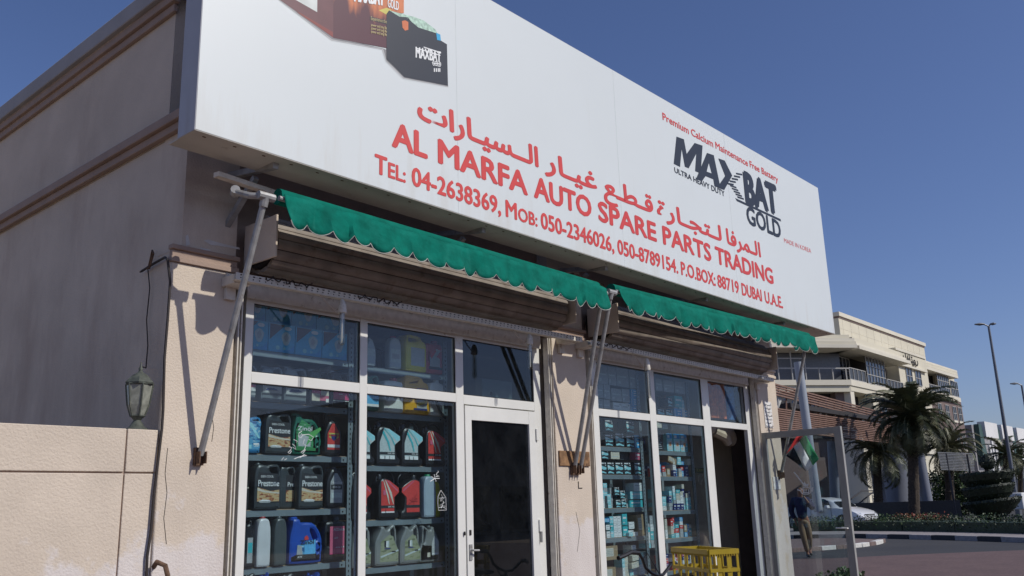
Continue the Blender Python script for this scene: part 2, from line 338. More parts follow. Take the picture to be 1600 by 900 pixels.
prismx(MB(), SX0+.004, SX1-.004, SY+.186, SY+.19, zb(SX0)+.01, zb(SX1)+.01, zt(SX0), zt(SX1)).build('back_panel', M_galv, S)
rv = MB()                                                          # edge rivets and rust spots along the lower rim
for k in range(46):
    x = SX0+.05+k*.2; rv.box(x+.03, x+.05, SY+.05, SY+.058, zb(x)-.005, zb(x)-.002)
tag(rv.build('rivets', M_rust, S, smooth=False), kind='stuff')
for x in (3.0, 4.9, 6.55, 8.4, 10.3):
    MB().bar((x, SY+.1, zb(x)-.02), (x, 5.2, 3.62), .04, .04).bar((x, SY+.32, 3.5), (x, 5.05, 3.24), .035, .035).build('support_bracket', M_galv, S)
for x in (3.0, 6.55, 10.3):
    MB().bar((x-.3, SY+.28, 3.43), (x+.28, SY+.36, 3.44), .05, .03).build('cross_bar', M_rust if x > 4 else M_rail, S)
YL = SY-.0015
def X(px, py): return onY(px, py, SY).x
def wordfit(body, pxa, pya, pxb, pyb, z0, z1, cap=.686, bold=.018, m=M_red, y=YL):
    letters(MB().use(m), body, X(pxa, pya), X(pxb, pyb), z0, z1, y, cap, bold).build('lettering', None, S, smooth=False)
for b, a, c in (('AL', 611.7, 668.3), ('MARFA', 684, 825), ('AUTO', 834, 925), ('SPARE', 935, 1026.5), ('PARTS', 1036, 1112), ('TRADING', 1118.5, 1209)):
    yy = lambda q: 227.3+(q-611.7)*.361
    wordfit(b, a, yy(a), c, yy(c), 3.882+(a-611)*5e-5, 4.064+(a-611)*5e-5, bold=.045)
ty = lambda q: 275+(q-610)*.338
for b, a, c, k in (('T', 585, 605, 1), ('EL:', 606, 634, .8), ('04-2638369,', 643, 783, 1), ('M', 790, 808, 1), ('OB:', 809.5, 840, .8), ('050-2346026,', 845, 960, 1), ('050-8789154.', 965, 1060, 1), ('P.O.BOX:', 1064.5, 1118.6, 1), ('88719', 1121.5, 1155.3, 1), ('DUBAI', 1159.5, 1191, 1), ('U.A.E.', 1195.5, 1223.8, 1)):
    wordfit(b, a, ty(a), c, ty(c), 3.640, 3.640+.135*k, bold=.034)
ay = lambda q: 183+(q-655)*.407
for b, a, c in (('\ufe95\ufe8d\ufead\ufe8e\u0640\ufef4\ufeb4\u0640\u0640\ufedf\ufe8d', 651.7, 841.7), ('\ufead\ufe8e\u0640\ufef4\ufecf', 850.7, 933.3), ('\ufeca\u0640\ufec4\u0640\ufed7', 943, 1021), ('\ufe93\ufead\ufe8e\u0640\ufea0\ufe98\u0640\ufedf', 1026.5, 1128), ('\ufe8e\ufed3\ufeae\ufee4\u0640\ufedf\ufe8d', 1135.5, 1189)):
    wordfit(b, a, ay(a), c, ay(c), 4.175+(a-650)*3e-5, 4.345+(a-650)*3e-5, cap=.714, bold=.05)
for b, a, c in (('Premium', 43, 158), ('Calcium', 168, 265), ('Maintenance', 275, 417), ('Free', 425, 468), ('Battery', 477, 549)):
    f = lambda q: (1020+q/2.814, 160+(75+(q-43)*.505)/2.814)
    wordfit(b, *f(a), *f(c), 5.285+(a-43)*6e-5, 5.365+(a-43)*6e-5, bold=.028)
q = lambda x, y: (1020+x/2.814, 160+y/2.814)
lg = MB().use(M_dkgrey)
for pts in ([(104,150),(137,162),(149,226),(184,178),(219,190),(211,313),(186,302),(191,226),(158,290),(141,283),(127,205),(120,284),(92,270)],
            [(238,222),(268,232),(298,378),(271,368),(266,338),(232,324),(216,347),(190,337)],
            [(288,246),(316,256),(349,322),(314,385),(283,374),(318,323)]):
    flatpoly(lg, [q(*p) for p in pts], YL)
for k in range(5):
    x = 392-k*9.5; y = 312+k*11; flatpoly(lg, [q(x,y+2), q(x+2,y+9), q(x-24,y+4), q(x-27,y-3)], YL)
    x = 352+k*8; y = 362+k*12.5; flatpoly(lg, [q(x-14,y), q(x+14,y+9), q(x+17,y+16), q(x-10,y+7)], YL)
flatpoly(lg, [q(362,420), q(562,513), q(564,524), q(370,434)], YL)
lg.build('logo_mark', None, S, smooth=False)
hole = MB().use(M_vinyl); flatpoly(hole, [q(x, y) for x, y in ((246,268),(258,312),(237,304))], YL-.001); hole.build('logo_counter', None, S, smooth=False)
mk = lambda b, pa, pb, z0, z1, bold, z0r=None, z1r=None: letters(MB().use(M_dkgrey), b, X(*pa), X(*pb), z0, z1, YL, .686, bold, z0r, z1r).build('lettering', None, S, smooth=False)
mk('BAT', (1162, 290), (1215, 315), 4.81, 5.19, .065, 4.86, 5.23)
mk('GOLD', (1167, 345), (1220, 362), 4.55, 4.765, .04)
mk('ULTRA HEAVY DUTY', (1053.5, 266), (1132, 303), 4.745, 4.80, .04, 4.745, 4.81)
letters(MB().use(M_red), 'MADE IN KOREA', X(1225, 375), X(1267, 392), 4.518, 4.575, YL, .686, -.004, 4.54, 4.60).build('lettering', None, S, smooth=False)
# printed battery pictures
def weather(m, zb0, zb1, col, sx=9., amt=.55):
    """rain streaks running along Z, strongest towards a lower edge, and a slow ripple of the sheet"""
    n = m.node_tree.nodes; l = m.node_tree.links; b = n['Principled BSDF']; src = b.inputs['Base Color'].links[0].from_socket
    geo = n.new('ShaderNodeNewGeometry'); mp = n.new('ShaderNodeMapping'); mp.inputs['Scale'].default_value = (sx, sx, .8); l.new(geo.outputs['Position'], mp.inputs[0])
    nz = n.new('ShaderNodeTexNoise'); nz.inputs['Scale'].default_value = 1; nz.inputs['Detail'].default_value = 7; nz.inputs['Roughness'].default_value = .65; l.new(mp.outputs[0], nz.inputs['Vector'])
    sp = n.new('ShaderNodeSeparateXYZ'); l.new(geo.outputs['Position'], sp.inputs[0]); z = n.new('ShaderNodeMapRange'); z.inputs[1].default_value = zb0; z.inputs[2].default_value = zb1; z.inputs[3].default_value = .16; z.inputs[4].default_value = -.08; l.new(sp.outputs[2], z.inputs[0])
    ad = n.new('ShaderNodeMath'); l.new(nz.outputs['Fac'], ad.inputs[0]); l.new(z.outputs[0], ad.inputs[1]); mr = n.new('ShaderNodeMapRange'); mr.inputs[1].default_value = .56; mr.inputs[2].default_value = .85; mr.inputs[4].default_value = amt; l.new(ad.outputs[0], mr.inputs[0])
    x = n.new('ShaderNodeMix'); x.data_type = 'RGBA'; l.new(mr.outputs[0], x.inputs[0]); l.new(src, x.inputs[6]); x.inputs[7].default_value = (*col, 1); l.new(x.outputs[2], b.inputs['Base Color'])
weather(M_green, 2.9, 3.3, (.03, .25, .19), 16., .6); weather(M_vinyl, 3.5, 4.1, (.50, .46, .38), 7., .35); weather(M_wall, 2.2, 5.2, (.38, .29, .23), 2.5, .6); weather(M_signside, 3.5, 4.4, (.30, .25, .2)); weather(M_wallp, 1.0, 2.6, (.42, .35, .29), 3.5, .35)
for x in (4.52, 6.70, 8.94): MB().box(x, x+.003, SY-.0009, SY, zb(x)+.006, zt(x)-.002).build('sheet_seam', mat('seam_line', (.60, .64, .63), .5), S, smooth=False)
def printmat():
    m = mat('print_orange_flames', (.62, .20, .07), .45); m = m.copy(); n = m.node_tree.nodes; l = m.node_tree.links; b = n['Principled BSDF']
    src = b.inputs['Base Color'].links[0].from_socket; geo = n.new('ShaderNodeNewGeometry'); mp = n.new('ShaderNodeMapping'); mp.inputs['Scale'].default_value = (14, 1, 2.5)
    l.new(geo.outputs['Position'], mp.inputs[0]); nz = n.new('ShaderNodeTexNoise'); nz.inputs['Scale'].default_value = 1; nz.inputs['Detail'].default_value = 5; l.new(mp.outputs[0], nz.inputs['Vector'])
    sp = n.new('ShaderNodeSeparateXYZ'); l.new(geo.outputs['Position'], sp.inputs[0]); z = n.new('ShaderNodeMapRange'); z.inputs[1].default_value = 4.70; z.inputs[2].default_value = 5.05; z.inputs[3].default_value = .42; z.inputs[4].default_value = -.35; l.new(sp.outputs[2], z.inputs[0])
    ad = n.new('ShaderNodeMath'); l.new(nz.outputs['Fac'], ad.inputs[0]); l.new(z.outputs[0], ad.inputs[1])
    mr = n.new('ShaderNodeMapRange'); mr.inputs[1].default_value = .45; mr.inputs[2].default_value = .75; l.new(ad.outputs[0], mr.inputs[0])
    x = n.new('ShaderNodeMix'); x.data_type = 'RGBA'; l.new(mr.outputs[0], x.inputs[0]); l.new(src, x.inputs[6]); x.inputs[7].default_value = (.09, .025, .035, 1); l.new(x.outputs[2], b.inputs['Base Color']); return m
c6 = lambda x, y: (400+x/5, y/5)
P = lambda name, m, pts, d=0: flatpoly(MB().use(m), [c6(*p) for p in pts], YL-d).build(name, None, S, smooth=False)
M_pr1 = mat('print_maroon', (.13, .045, .05), .45); M_pr2 = mat('print_brick', (.22, .045, .035), .45); M_mint = mat('print_mint', (.42, .60, .48), .45, var=.35, scale=40)
P('soft_print_edge', mat('print_pale_grey', (.50, .51, .50), .45), [(172,-5),(590,315),(985,388),(1015,480),(1150,615),(1503,680),(1497,640),(1000,380),(600,290),(200,-5)])
P('soft_print_edge', mat('print_mid_grey', (.22, .22, .22), .45), [(180,-5),(594,307),(995,383),(1020,472),(1155,607),(1501,674),(1497,640),(1000,380),(600,290),(200,-5)], .0004)
P('picture_panel', M_pr1, [(190,-120),(190,0),(605,296),(605,-60)], .0008)
P('picture_panel', M_pr2, [(345,100),(600,250),(602,290),(320,95)], .0012)
P('picture_panel', mat('print_pale', (.62, .66, .62), .45), [(285,-120),(285,-15),(478,95),(480,-60)], .0012)
P('picture_panel', printmat(), [(604,-60),(604,296),(1022,375),(1022,110),(1155,102),(1155,-20)], .0010)
P('picture_panel', mat('print_gold', (.62, .55, .12), .45), [(960,80),(1020,60),(1060,78),(1022,115)], .0014)
P('picture_panel', M_dkgrey, [(890,128),(1021,160),(1021,190),(890,158)], .0014)
P('picture_panel', M_dkgrey, [(1020,108),(1040,80),(1180,140),(1262,210),(1402,255),(1420,302),(1492,346),(1500,668),(1160,602),(1060,500),(1020,462)], .0018)
P('picture_panel', M_mint, [(1040,80),(1110,100),(1230,130),(1310,160),(1402,230),(1418,262),(1270,215),(1215,170),(1185,135),(1120,130)], .0022)
P('picture_panel', mat('print_tangerine', (.62, .17, .06), .45), [(1140,165),(1165,158),(1190,172),(1190,232),(1165,240),(1145,215)], .0026)
P('picture_panel', mat('print_cyan', (.03, .36, .62), .45), [(1408,255),(1440,270),(1445,318),(1415,312)], .0026)
def art(body, xa, ya, xb, yb, h, m, bold=.02, d=.003):
    a, b = onY(*c6(xa, ya), SY), onY(*c6(xb, yb), SY); letters(MB().use(m), body, a.x, b.x, a.z, a.z+h, YL-d, .686, bold, b.z, b.z+h).build('lettering', None, S, smooth=False)
art('MAXBAT', 1243, 448, 1443, 488, .085, M_pwhite, .03); art('GOLD', 1375, 512, 1443, 524, .04, M_pwhite, .02)
art('MAXBAT', 760, 8, 1000, 46, .12, M_pwhite, .03); art('GOLD', 1025, 55, 1112, 84, .07, M_pwhite, .02)
art('Experience the', 895, 157, 1018, 184, .028, mat('print_yellow', (.6, .5, .25), .45), .0); 
for k in range(3): art('power and long life', 895, 205+k*26, 1018, 232+k*26, .022, mat('print_yellow', (.6, .5, .25), .45), .01)
for a, b, c, d in ((1310,364,1440,410), (1250,372,1440,432), (1375,487,1442,500)):
    P('picture_bar', M_pwhite, [(a,b),(c,d-4),(c,d+5),(a,b+7)], .003)
for a in (1390, 1405, 1420, 1432): P('picture_bar', M_pwhite, [(a,532),(a+8,534),(a+8,562),(a,560)], .003)
# ================================================================== awnings
def valance(x0, x1, zt0, zt1, n, label, lx):
    t = thing('awning', ((x0+x1)/2, SY, 3.07), label, 'awning')
    mb = MB(); cols = n*8; rows = 5; vs = []
    rnd = [random.uniform(-1, 1) for _ in range(n+1)]
    edge = []
    for i in range(cols+1):
        u = i/cols; s = (i % 8)/8; top = zt0+(zt1-zt0)*u; lobe = math.sin(math.pi*s)**.6*(.052+.008*rnd[i//8 % len(rnd)])
        k = rnd[i//8]; top += .02; sag = .010*math.sin(u*9+1)+.006*math.sin(u*41)
        bot = top-.168-lobe-.006*k
        for j in range(rows+1):
            v = j/rows; yy = SY-.012-.022*v+.024*v*math.sin(u*n*2.1+k)+.012*v*v*k+.006*math.sin(u*n*6.28*.5+2)*v+.008*math.sin(u*70+v*4)
            x = x0+(x1-x0)*u + (lx*v if i < 5 else 0)*(1-i/5)
            vs.append((x, yy, top+sag*.5+(bot-top)*v)); 
        edge.append(vs[-1])
    fs = [(i*(rows+1)+j, (i+1)*(rows+1)+j, (i+1)*(rows+1)+j+1, i*(rows+1)+j+1) for i in range(cols) for j in range(rows)]
    c = mb.add(vs, fs).build('valance', M_green, t)
    s = c.modifiers.new('cloth', 'SOLIDIFY'); s.thickness = .004
    MB().tube([(a, b-.002, d) for a, b, d in edge], .0034, 5).build('piping', M_piping, t)
    MB().tube([(x0-.02, SY+.012, zt0+.0), (x1+.01, SY+.012, zt1+.0)], .016, 10).build('front_bar', M_galv, t)
    MB().tube([(x0+.02, SY+.09, zt0+.04), (x1-.02, SY+.09, zt1+.04)], .052, 12).build('rolled_canvas', M_green, t)
    return t
AW1 = valance(2.99, 6.37, 3.275, 3.252, 20, 'green scalloped awning valance over the left shopfront with the oil jugs', .03)
AW2 = valance(6.56, 10.93, 3.275, 3.37, 25, 'green scalloped awning valance over the right shopfront with the open door', .05)
def arm(p, q, aw, label, stub=None):
    t = MB().tube([p, q], .0195, 10).build('arm', M_galv, aw); tag(t, label)
    a = Vector(q); MB().tube([a+Vector((-.05, 0, .0)), a+Vector((.06, 0, .0))], .026, 10).tube([a, a-Vector((0, -.02, .06))], .026, 10).build('elbow', M_galv, t)
    b = Vector(p); MB().box(b.x-.028, b.x+.028, 4.972, 4.998, b.z-.06, b.z+.045).box(b.x-.024, b.x-.018, 4.93, 4.975, b.z-.05, b.z+.02).box(b.x+.018, b.x+.024, 4.93, 4.975, b.z-.05, b.z+.02).build('bracket', M_rust, t)
    if stub: MB().tube([a, *stub], .02, 10).tube([stub[-1]+Vector((.02,.03,0)), stub[-1]+Vector((-.01,-.02,.01))], .028, 10).build('crank_joint', M_galv, t)
arm((2.858, 4.965, 1.765), (2.875, SY+.012, 3.262), AW1, 'slanting arm on the corner pier beside the low wall', [Vector((2.80, 4.46, 3.26)), Vector((2.76, 4.56, 3.30))])
arm((6.545, 4.965, 1.74), (6.36, SY+.03, 3.235), AW1, 'left one of the two arms meeting on the middle pier')
arm((6.62, 4.955, 1.74), (6.475, SY+.012, 3.255), AW2, 'right one of the two arms meeting on the middle pier')
arm((10.80, 4.965, 1.72), (10.72, SY+.012, 3.33), AW2, 'arm on the far right pier in front of the white column')
pb = rect(874, 705, 921, 728, 4.99)
tag(MB().box(pb[0], pb[1], 4.985, 4.999, pb[2], pb[3]).build('backing_plate', mat('rusty_board', (.24, .135, .065), .9, var=.5, scale=14, bump=.4, dirt=(.10, .05, .025), dscale=10, dlo=.5, dhi=.6), None, .002), 'rusty brown plate behind the awning arm feet on the middle pier', 'plate')
# ================================================================== rolling shutters
def shutter(x0, x1, z, zr, label):
    t = thing('rolling_shutter', ((x0+x1)/2, 5, 2.9), label, 'shutter')
    R, cy, n = .185, 4.90, 16
    for k in range(n):
        a0 = 2*math.pi*k/n; a1 = a0+2*math.pi/n*.93; mb = MB(); vs = []
        for xx, zz in ((x0, z), (x1, zr)):
            for j in range(4):
                a = a0+(a1-a0)*j/3; r = R+(.010 if j in (1, 2) else 0); vs.append((xx, cy+r*math.cos(a), zz+r*math.sin(a)))
            for j in (3, 0):
                a = a0+(a1-a0)*j/3; vs.append((xx, cy+(R-.014)*math.cos(a), zz+(R-.014)*math.sin(a)))
        mb.add(vs, [(i, (i+1) % 6, 6+(i+1) % 6, 6+i) for i in range(6)]+[tuple(range(6))[::-1], tuple(range(6, 12))])
        mb.build('slat', M_shut, t)
    MB().tube([(x0-.03, cy, z), (x1+.03, cy, zr)], R-.02, 14).build('drum', M_hole, t)
    MB().box(x0-.055, x0-.04, 4.66, 5.02, z-.14, z+.14).build('end_plate', M_wall, t, .004)
    MB().box(x1+.04, x1+.055, 4.66, 5.02, zr-.14, zr+.14).build('end_plate', M_wall, t, .004)
    for k in range(2): MB().box(x0+.0, x1, 5.045+.02*k, 5.06+.02*k, 2.80+.03*k, 2.92).build('bottom_slat', M_shut if k else M_rail, t)
    for a, b in ((x0-.085, x0-.055), (x1+.05, x1+.085)):
        MB().box(a, a+.008, 5.0, 5.07, .08, 2.9).box(a, b, 5.06, 5.07, .08, 2.9).box(b-.008, b, 5.0, 5.07, .08, 2.9).build('guide', M_rail, t)
    return t
shutter(3.18, 6.22, 3.13, 3.13, 'brown rolled up shutter above the oil jug window, left shop')
shutter(6.98, 10.30, 3.13, 3.10, 'brown rolled up shutter above the carton window, right shop')
# ------------------------------------------------------------------ slotted rails with tube lamps
def rail(x0, x1, z0, z1, label):
    t = thing('slotted_rail', ((x0+x1)/2, 4.8, z0), label, 'rail')
    Y = 4.80
    zz = lambda x: z0+(z1-z0)*(x-x0)/(x1-x0)
    prismx(MB(), x0, x1, Y, Y+.004, zz(x0), zz(x1), zz(x0)+.045, zz(x1)+.045).build('web', M_rail, t)
    prismx(MB(), x0, x1, Y+.004, Y+.05, zz(x0), zz(x1), zz(x0)+.004, zz(x1)+.004).build('flange', M_rail, t)
    n = int((x1-x0)/.045); sl = MB()
    for k in range(n):
        x = x0+.03+k*.045
        for dz in (.012, .030): sl.box(x, x+(.016 if dz > .02 else .008), Y-.0012, Y+.001, zz(x)+dz, zz(x)+dz+.007)
    tag(sl.build('slots', M_hole, t, smooth=False), kind='stuff')
    for x in (x0+.02, x1-.14): MB().box(x, x+.12, Y+.05, 4.998, zz(x)-.01, zz(x)+.05).box(x+.02, x+.09, 4.97, 4.999, zz(x)-.09, zz(x)+.08).build('bracket', M_rail, t, .003)
rail(2.94, 6.53, 2.835, 2.865, 'cream slotted steel rail across the left shopfront')
rail(6.66, 10.50, 2.855, 2.835, 'cream slotted steel rail across the right shopfront')
def lamp(px, py0, py1, label, cov=True):
    a, b = onY(px, py0, 4.78), onY(px, py1, 4.78); t = thing('tube_lamp', b, label, 'lamp', 'tube lamps hanging from the slotted rails'); h = a.z-b.z
    MB().lathe(a.x, 4.78, [(.028, a.z-h*.30), (.032, a.z-h*.26), (.026, a.z-h*.10), (.012, a.z)], 12).build('socket', mat('lamp_porcelain', (.66, .63, .56), .5, dirt=(.4, .35, .28), dscale=30), t)
    if cov:
        MB().lathe(a.x, 4.78, [(.008, b.z), (.020, b.z+.012), (.022, b.z+.03), (.020, a.z-h*.30)], 12).build('glass_tube', G_bulb, t)
        MB().tube([(a.x, 4.78, b.z+.02), (a.x, 4.78, a.z-h*.3)], .0045, 6).build('filament', mat('filament', (.7, .7, .66), .3), t)
    MB().tube([(a.x, 4.785, a.z-h*.15), (a.x-.04, 4.80, a.z-h*.25), (a.x-.10, 4.81, a.z-.04), (a.x-.17, 4.815, a.z+.02)], .005, 6).build('lead', mat('pale_wire', (.45, .38, .3), .6), t)
lamp(535, 468, 540, 'clear tube lamp hanging left of the first white mullion, left shop')
lamp(827, 522, 577, 'clear tube lamp hanging by the right edge of the left shop doorway')
lamp(1010.5, 560, 622, 'clear tube lamp hanging at the first mullion of the right shop')
lamp(1188.5, 588, 602, 'bare lamp socket under the right end of the right rail', False)
for (x0, x1), wl in (((3.15, 3.5), 'dark wire twisted round the left end of the left rail'), ((6.75, 7.3), 'dark wire twisted round the left end of the right rail'), ((3.9, 4.3), 'dark wire twisted round the left rail above the first mullion')):
    tag(MB().tube([(x0+(x1-x0)*i/20, 4.79+.014*math.sin(i*2.1), 2.88-.018*math.sin(i*1.5)) for i in range(21)], .0045, 5).build('lamp_wire', M_wire), wl, 'wire')
# ================================================================== glazed shopfronts
YW = 5.085
def fx(px, py=640): return onY(px, py, YW).x
ZT0, ZT1, ZHEAD = onY(476, 598, YW).z-.034, onY(476, 598, YW).z+.038, 2.83
def member(t, name, x0, x1, z0, z1, y0=YW, y1=YW+.05):
    o = MB().box(x0, x1, y0, y1, z0, z1).build(name, M_white, t, .003)
    return o
def gasket_pane(t, x0, x1, z0, z1, g=G_win):
    MB().box(x0, x1, YW+.018, YW+.022, z0, z1).build('pane', g, t, smooth=False)
    e = .006; m = MB()
    m.box(x0, x0+e, YW+.008, YW+.017, z0, z1).box(x1-e, x1, YW+.008, YW+.017, z0, z1).box(x0+e, x1-e, YW+.008, YW+.017, z0, z0+e).box(x0+e, x1-e, YW+.008, YW+.017, z1-e, z1)
    m.build('gasket', M_gasket, t, smooth=False)
F1 = thing('shopfront', (4.7, YW, .08), 'white framed shopfront with oil jugs and a closed tinted door', 'shopfront')
j0, j1 = fx(378, 640), fx(391, 640); a0, a1 = fx(562, 640), fx(573.5, 640); b0, b1 = fx(713, 640), fx(725, 650); d0, d1 = fx(836, 660), fx(846.5, 660)
member(F1, 'jamb', j0, j1, .08, ZHEAD); member(F1, 'mullion', a0, a1, .08, ZHEAD); member(F1, 'mullion', b0, b1, .08, ZHEAD); member(F1, 'jamb', d0, d1, .08, ZHEAD)
member(F1, 'head', j1, d0, ZHEAD-.05, ZHEAD+.03, YW+.004)
for x0, x1 in ((j1, a0), (a1, b0)):
    member(F1, 'transom', x0, x1, ZT0, ZT1, YW+.001); member(F1, 'bottom_rail', x0, x1, .08, .22, YW+.001)
    gasket_pane(F1, x0, x1, ZT1, ZHEAD-.05); gasket_pane(F1, x0, x1, .22, ZT0)
member(F1, 'transom', b1, d0, ZT0-.01, ZT1-.005, YW+.001); gasket_pane(F1, b1, d0, ZT1-.005, ZHEAD-.05, glass('dark_pane', (.50, .58, .62), 1.2))
dl0, dl1, dz1 = b1+.006, d0-.006, ZT0-.02
D1 = member(F1, 'door', dl0, dl0+.075, .09, dz1, YW-.008, YW+.04)
def dpart(n, m, *a): MB().box(*a).build(n, m, D1, .002)
dpart('stile', M_white, dl1-.085, dl1, YW-.008, YW+.04, .09, dz1); dpart('top_rail', M_white, dl0+.075, dl1-.085, YW-.006, YW+.038, dz1-.115, dz1); dpart('bottom_rail', M_white, dl0+.075, dl1-.085, YW-.006, YW+.038, .09, .22)
MB().box(dl0+.075, dl1-.085, YW+.012, YW+.016, .22, dz1-.115).build('pane', G_door, D1, smooth=False)
hz = onY(733, 863, YW).z
MB().box(dl0+.018, dl0+.05, YW-.016, YW-.008, hz-.06, hz+.06).tube([(dl0+.034, YW-.012, hz+.015), (dl0+.034, YW-.045, hz+.015), (dl0+.09, YW-.05, hz+.012)], .008, 8).build('handle', M_galv, D1)
MB().box(dl0+.024, dl0+.045, YW-.013, YW-.008, hz+.13, hz+.17).lathe(dl0-.03, YW-.01, [(.006, hz+.13), (.008, hz+.14), (.006, hz+.16)], 8).build('lock', M_hole, D1)
for zz in (dz1-.08-.12, 1.25): MB().box(dl1-.004, dl1+.03, YW-.022, YW-.008, zz-.05, zz+.05).build('hinge', M_white, D1, .002)
MB().box(dl1+.006, dl1+.02, YW-.03, YW-.01, zz-.14, zz-.05).build('hinge_pin', M_galv, D1)
F2 = thing('shopfront', (8.6, YW, .08), 'white framed shopfront with parts cartons and a dark open doorway', 'shopfront')
k0, k1 = fx(925.5), fx(935.5); e0, e1 = fx(1015.5), fx(1025); g0, g1 = fx(1099, 650), fx(1110, 650); h0, h1 = fx(1166, 650), fx(1175.5, 650)
member(F2, 'jamb', k0, k1, .08, ZHEAD); member(F2, 'mullion', e0, e1, .08, ZHEAD); member(F2, 'mullion', g0, g1, .08, ZHEAD); member(F2, 'jamb', h0, h1, .08, ZHEAD)
member(F2, 'head', k1, h0, ZHEAD-.05, ZHEAD+.03, YW+.004)
for x0, x1 in ((k1, e0), (e1, g0)):
    member(F2, 'transom', x0, x1, ZT0, ZT1, YW+.001); member(F2, 'bottom_rail', x0, x1, .08, .22, YW+.001)
    gasket_pane(F2, x0, x1, ZT1, ZHEAD-.05); gasket_pane(F2, x0, x1, .22, ZT0)
member(F2, 'transom', g1, h0, ZT0, ZT1, YW+.001); gasket_pane(F2, g1, h0, ZT1, ZHEAD-.05)
# the small white box on the transom of the first door
bz = onY(790, 604, YW+.12); e = rect(752, 594, 799, 614, YW+.10)
bx_ = thing('junction_box', (e[0], YW+.1, ZT1), 'small pale plastic junction box standing on the transom inside above the left door', 'box')
MB().box(e[0], e[1], YW+.09, YW+.17, ZT1-.005, e[3]).build('case', mat('old_plastic', (.55, .55, .46), .5), bx_, .004)
MB().box(e[0]+.10, e[0]+.12, YW+.085, YW+.09, ZT1+.03, ZT1+.06).build('switch', M_hole, bx_)
# ------------------------------------------------------------------ open aluminium door of the right shop
hx, hy = fx(1179.5, 672)+.02, 5.02
th = math.radians(267); ux, uy = math.cos(th), math.sin(th); DW = 1.03; DZ = 2.215
M_alu = mat('grey_aluminium', (.33, .33, .31), .45, var=.06, dirt=(.2, .18, .14), dscale=15, dlo=.66, dhi=.8)
D2 = thing('open_door', (hx, hy, .1), 'grey framed glass door standing wide open beside the far right pier', 'door')
def db(name, m, s0, s1, z0, z1, th_=.045, off=0., bevel=.002):
    c = Vector((hx+ux*(s0+s1)/2-uy*off, hy+uy*(s0+s1)/2+ux*off, (z0+z1)/2))
    return MB().obox(c, (ux*(s1-s0)/2, uy*(s1-s0)/2, 0), (-uy*th_/2, ux*th_/2, 0), (0, 0, (z1-z0)/2)).build(name, m, D2, bevel)
db('stile', M_alu, 0, .07, .1, DZ); db('stile', M_alu, DW-.085, DW, .1, DZ); db('top_rail', M_alu, .07, DW-.085, DZ-.075, DZ, .043); db('bottom_rail', M_alu, .07, DW-.085, .1, .25, .043)
db('pane', G_open, .07, DW-.085, .25, DZ-.075, .005, 0, 0)
hh = 1.07
p = lambda s, o, z: (hx+ux*s-uy*o, hy+uy*s+ux*o, z)
MB().tube([p(DW-.04, .02, hh), p(DW-.04, .06, hh), p(DW-.16, .065, hh+.005)], .009, 8).tube([p(DW-.04, -.02, hh), p(DW-.04, -.055, hh), p(DW-.17, -.06, hh+.005)], .009, 8).build('handle', M_white, D2)
db('lock_plate', M_galv, DW-.055, DW-.028, hh-.16, hh-.08, .052)
st = MB().use(M_pwhite)                                              # white window sticker: a round badge with pointed corners and a strap
def dpt(px, py):                                                     # a point of the photograph on the plane of the door leaf
    r = ray(px, py); n = Vector((-uy, ux, 0)); t = (n.x*hx+n.y*hy)/(n.x*r[0]+n.y*r[1]); return Vector((r[0]*t, r[1]*t, EYE+r[2]*t))-n*.0+Vector((-.004, 0, 0))
cc = (1259.5, 767)
for k in range(18):
    a, b = k*math.tau/18, (k+1)*math.tau/18; R = lambda t, r, q=0: dpt(cc[0]+math.cos(t)*r*1.1, cc[1]+math.sin(t)*r*.8)
    st.poly(R(a, 6.6), R(b, 6.6), R(b, 8), R(a, 8))
for pts in ([(1257,752),(1260,757),(1264,755),(1263,760),(1255,760)], [(1266,763),(1271,761),(1270,768),(1266,768)], [(1255,764),(1257,764),(1257,769),(1263,769),(1263,764),(1264.5,764),(1264.5,771),(1255,771)], [(1259,765),(1260.5,765),(1260.5,768),(1259,768)],
            [(1240,738),(1241.5,737),(1259,759),(1257,760)], [(1266,751),(1267,751),(1267.5,762),(1266,762)], [(1246,764),(1252,766),(1252,768),(1246,766)]):
    st.poly(*[dpt(*q_) for q_ in pts])
st.build('window_sticker', None, D2, smooth=False)
# ------------------------------------------------------------------ shelving
YS = 5.3
M_lab = lambda n, c: mat('print_'+n, c, .5, var=.1, scale=60)
L_white, L_black, L_red, L_pink, L_hot = M_lab('label_white', (.78, .79, .76)), M_lab('label_black', (.02, .022, .025)), M_lab('label_red', (.62, .05, .04)), M_lab('label_pink', (.60, .12, .20)), M_lab('label_hotpink', (.62, .04, .16))
L_cyan, L_blue, L_navy, L_teal, L_green = M_lab('label_cyan', (.30, .66, .70)), M_lab('label_blue', (.03, .32, .66)), M_lab('label_navy', (.015, .03, .16)), M_lab('label_teal', (.05, .45, .48)), M_lab('label_green', (.03, .22, .06))
L_cream, L_orange, L_yel, L_grey, L_card, L_purple, L_silver = M_lab('label_cream', (.62, .58, .46)), M_lab('label_orange', (.60, .24, .08)), M_lab('label_yellow', (.55, .45, .08)), M_lab('label_grey', (.38, .40, .40)), M_lab('label_card', (.34, .24, .13)), M_lab('label_purple', (.18, .06, .22)), M_lab('label_silver', (.50, .57, .55))
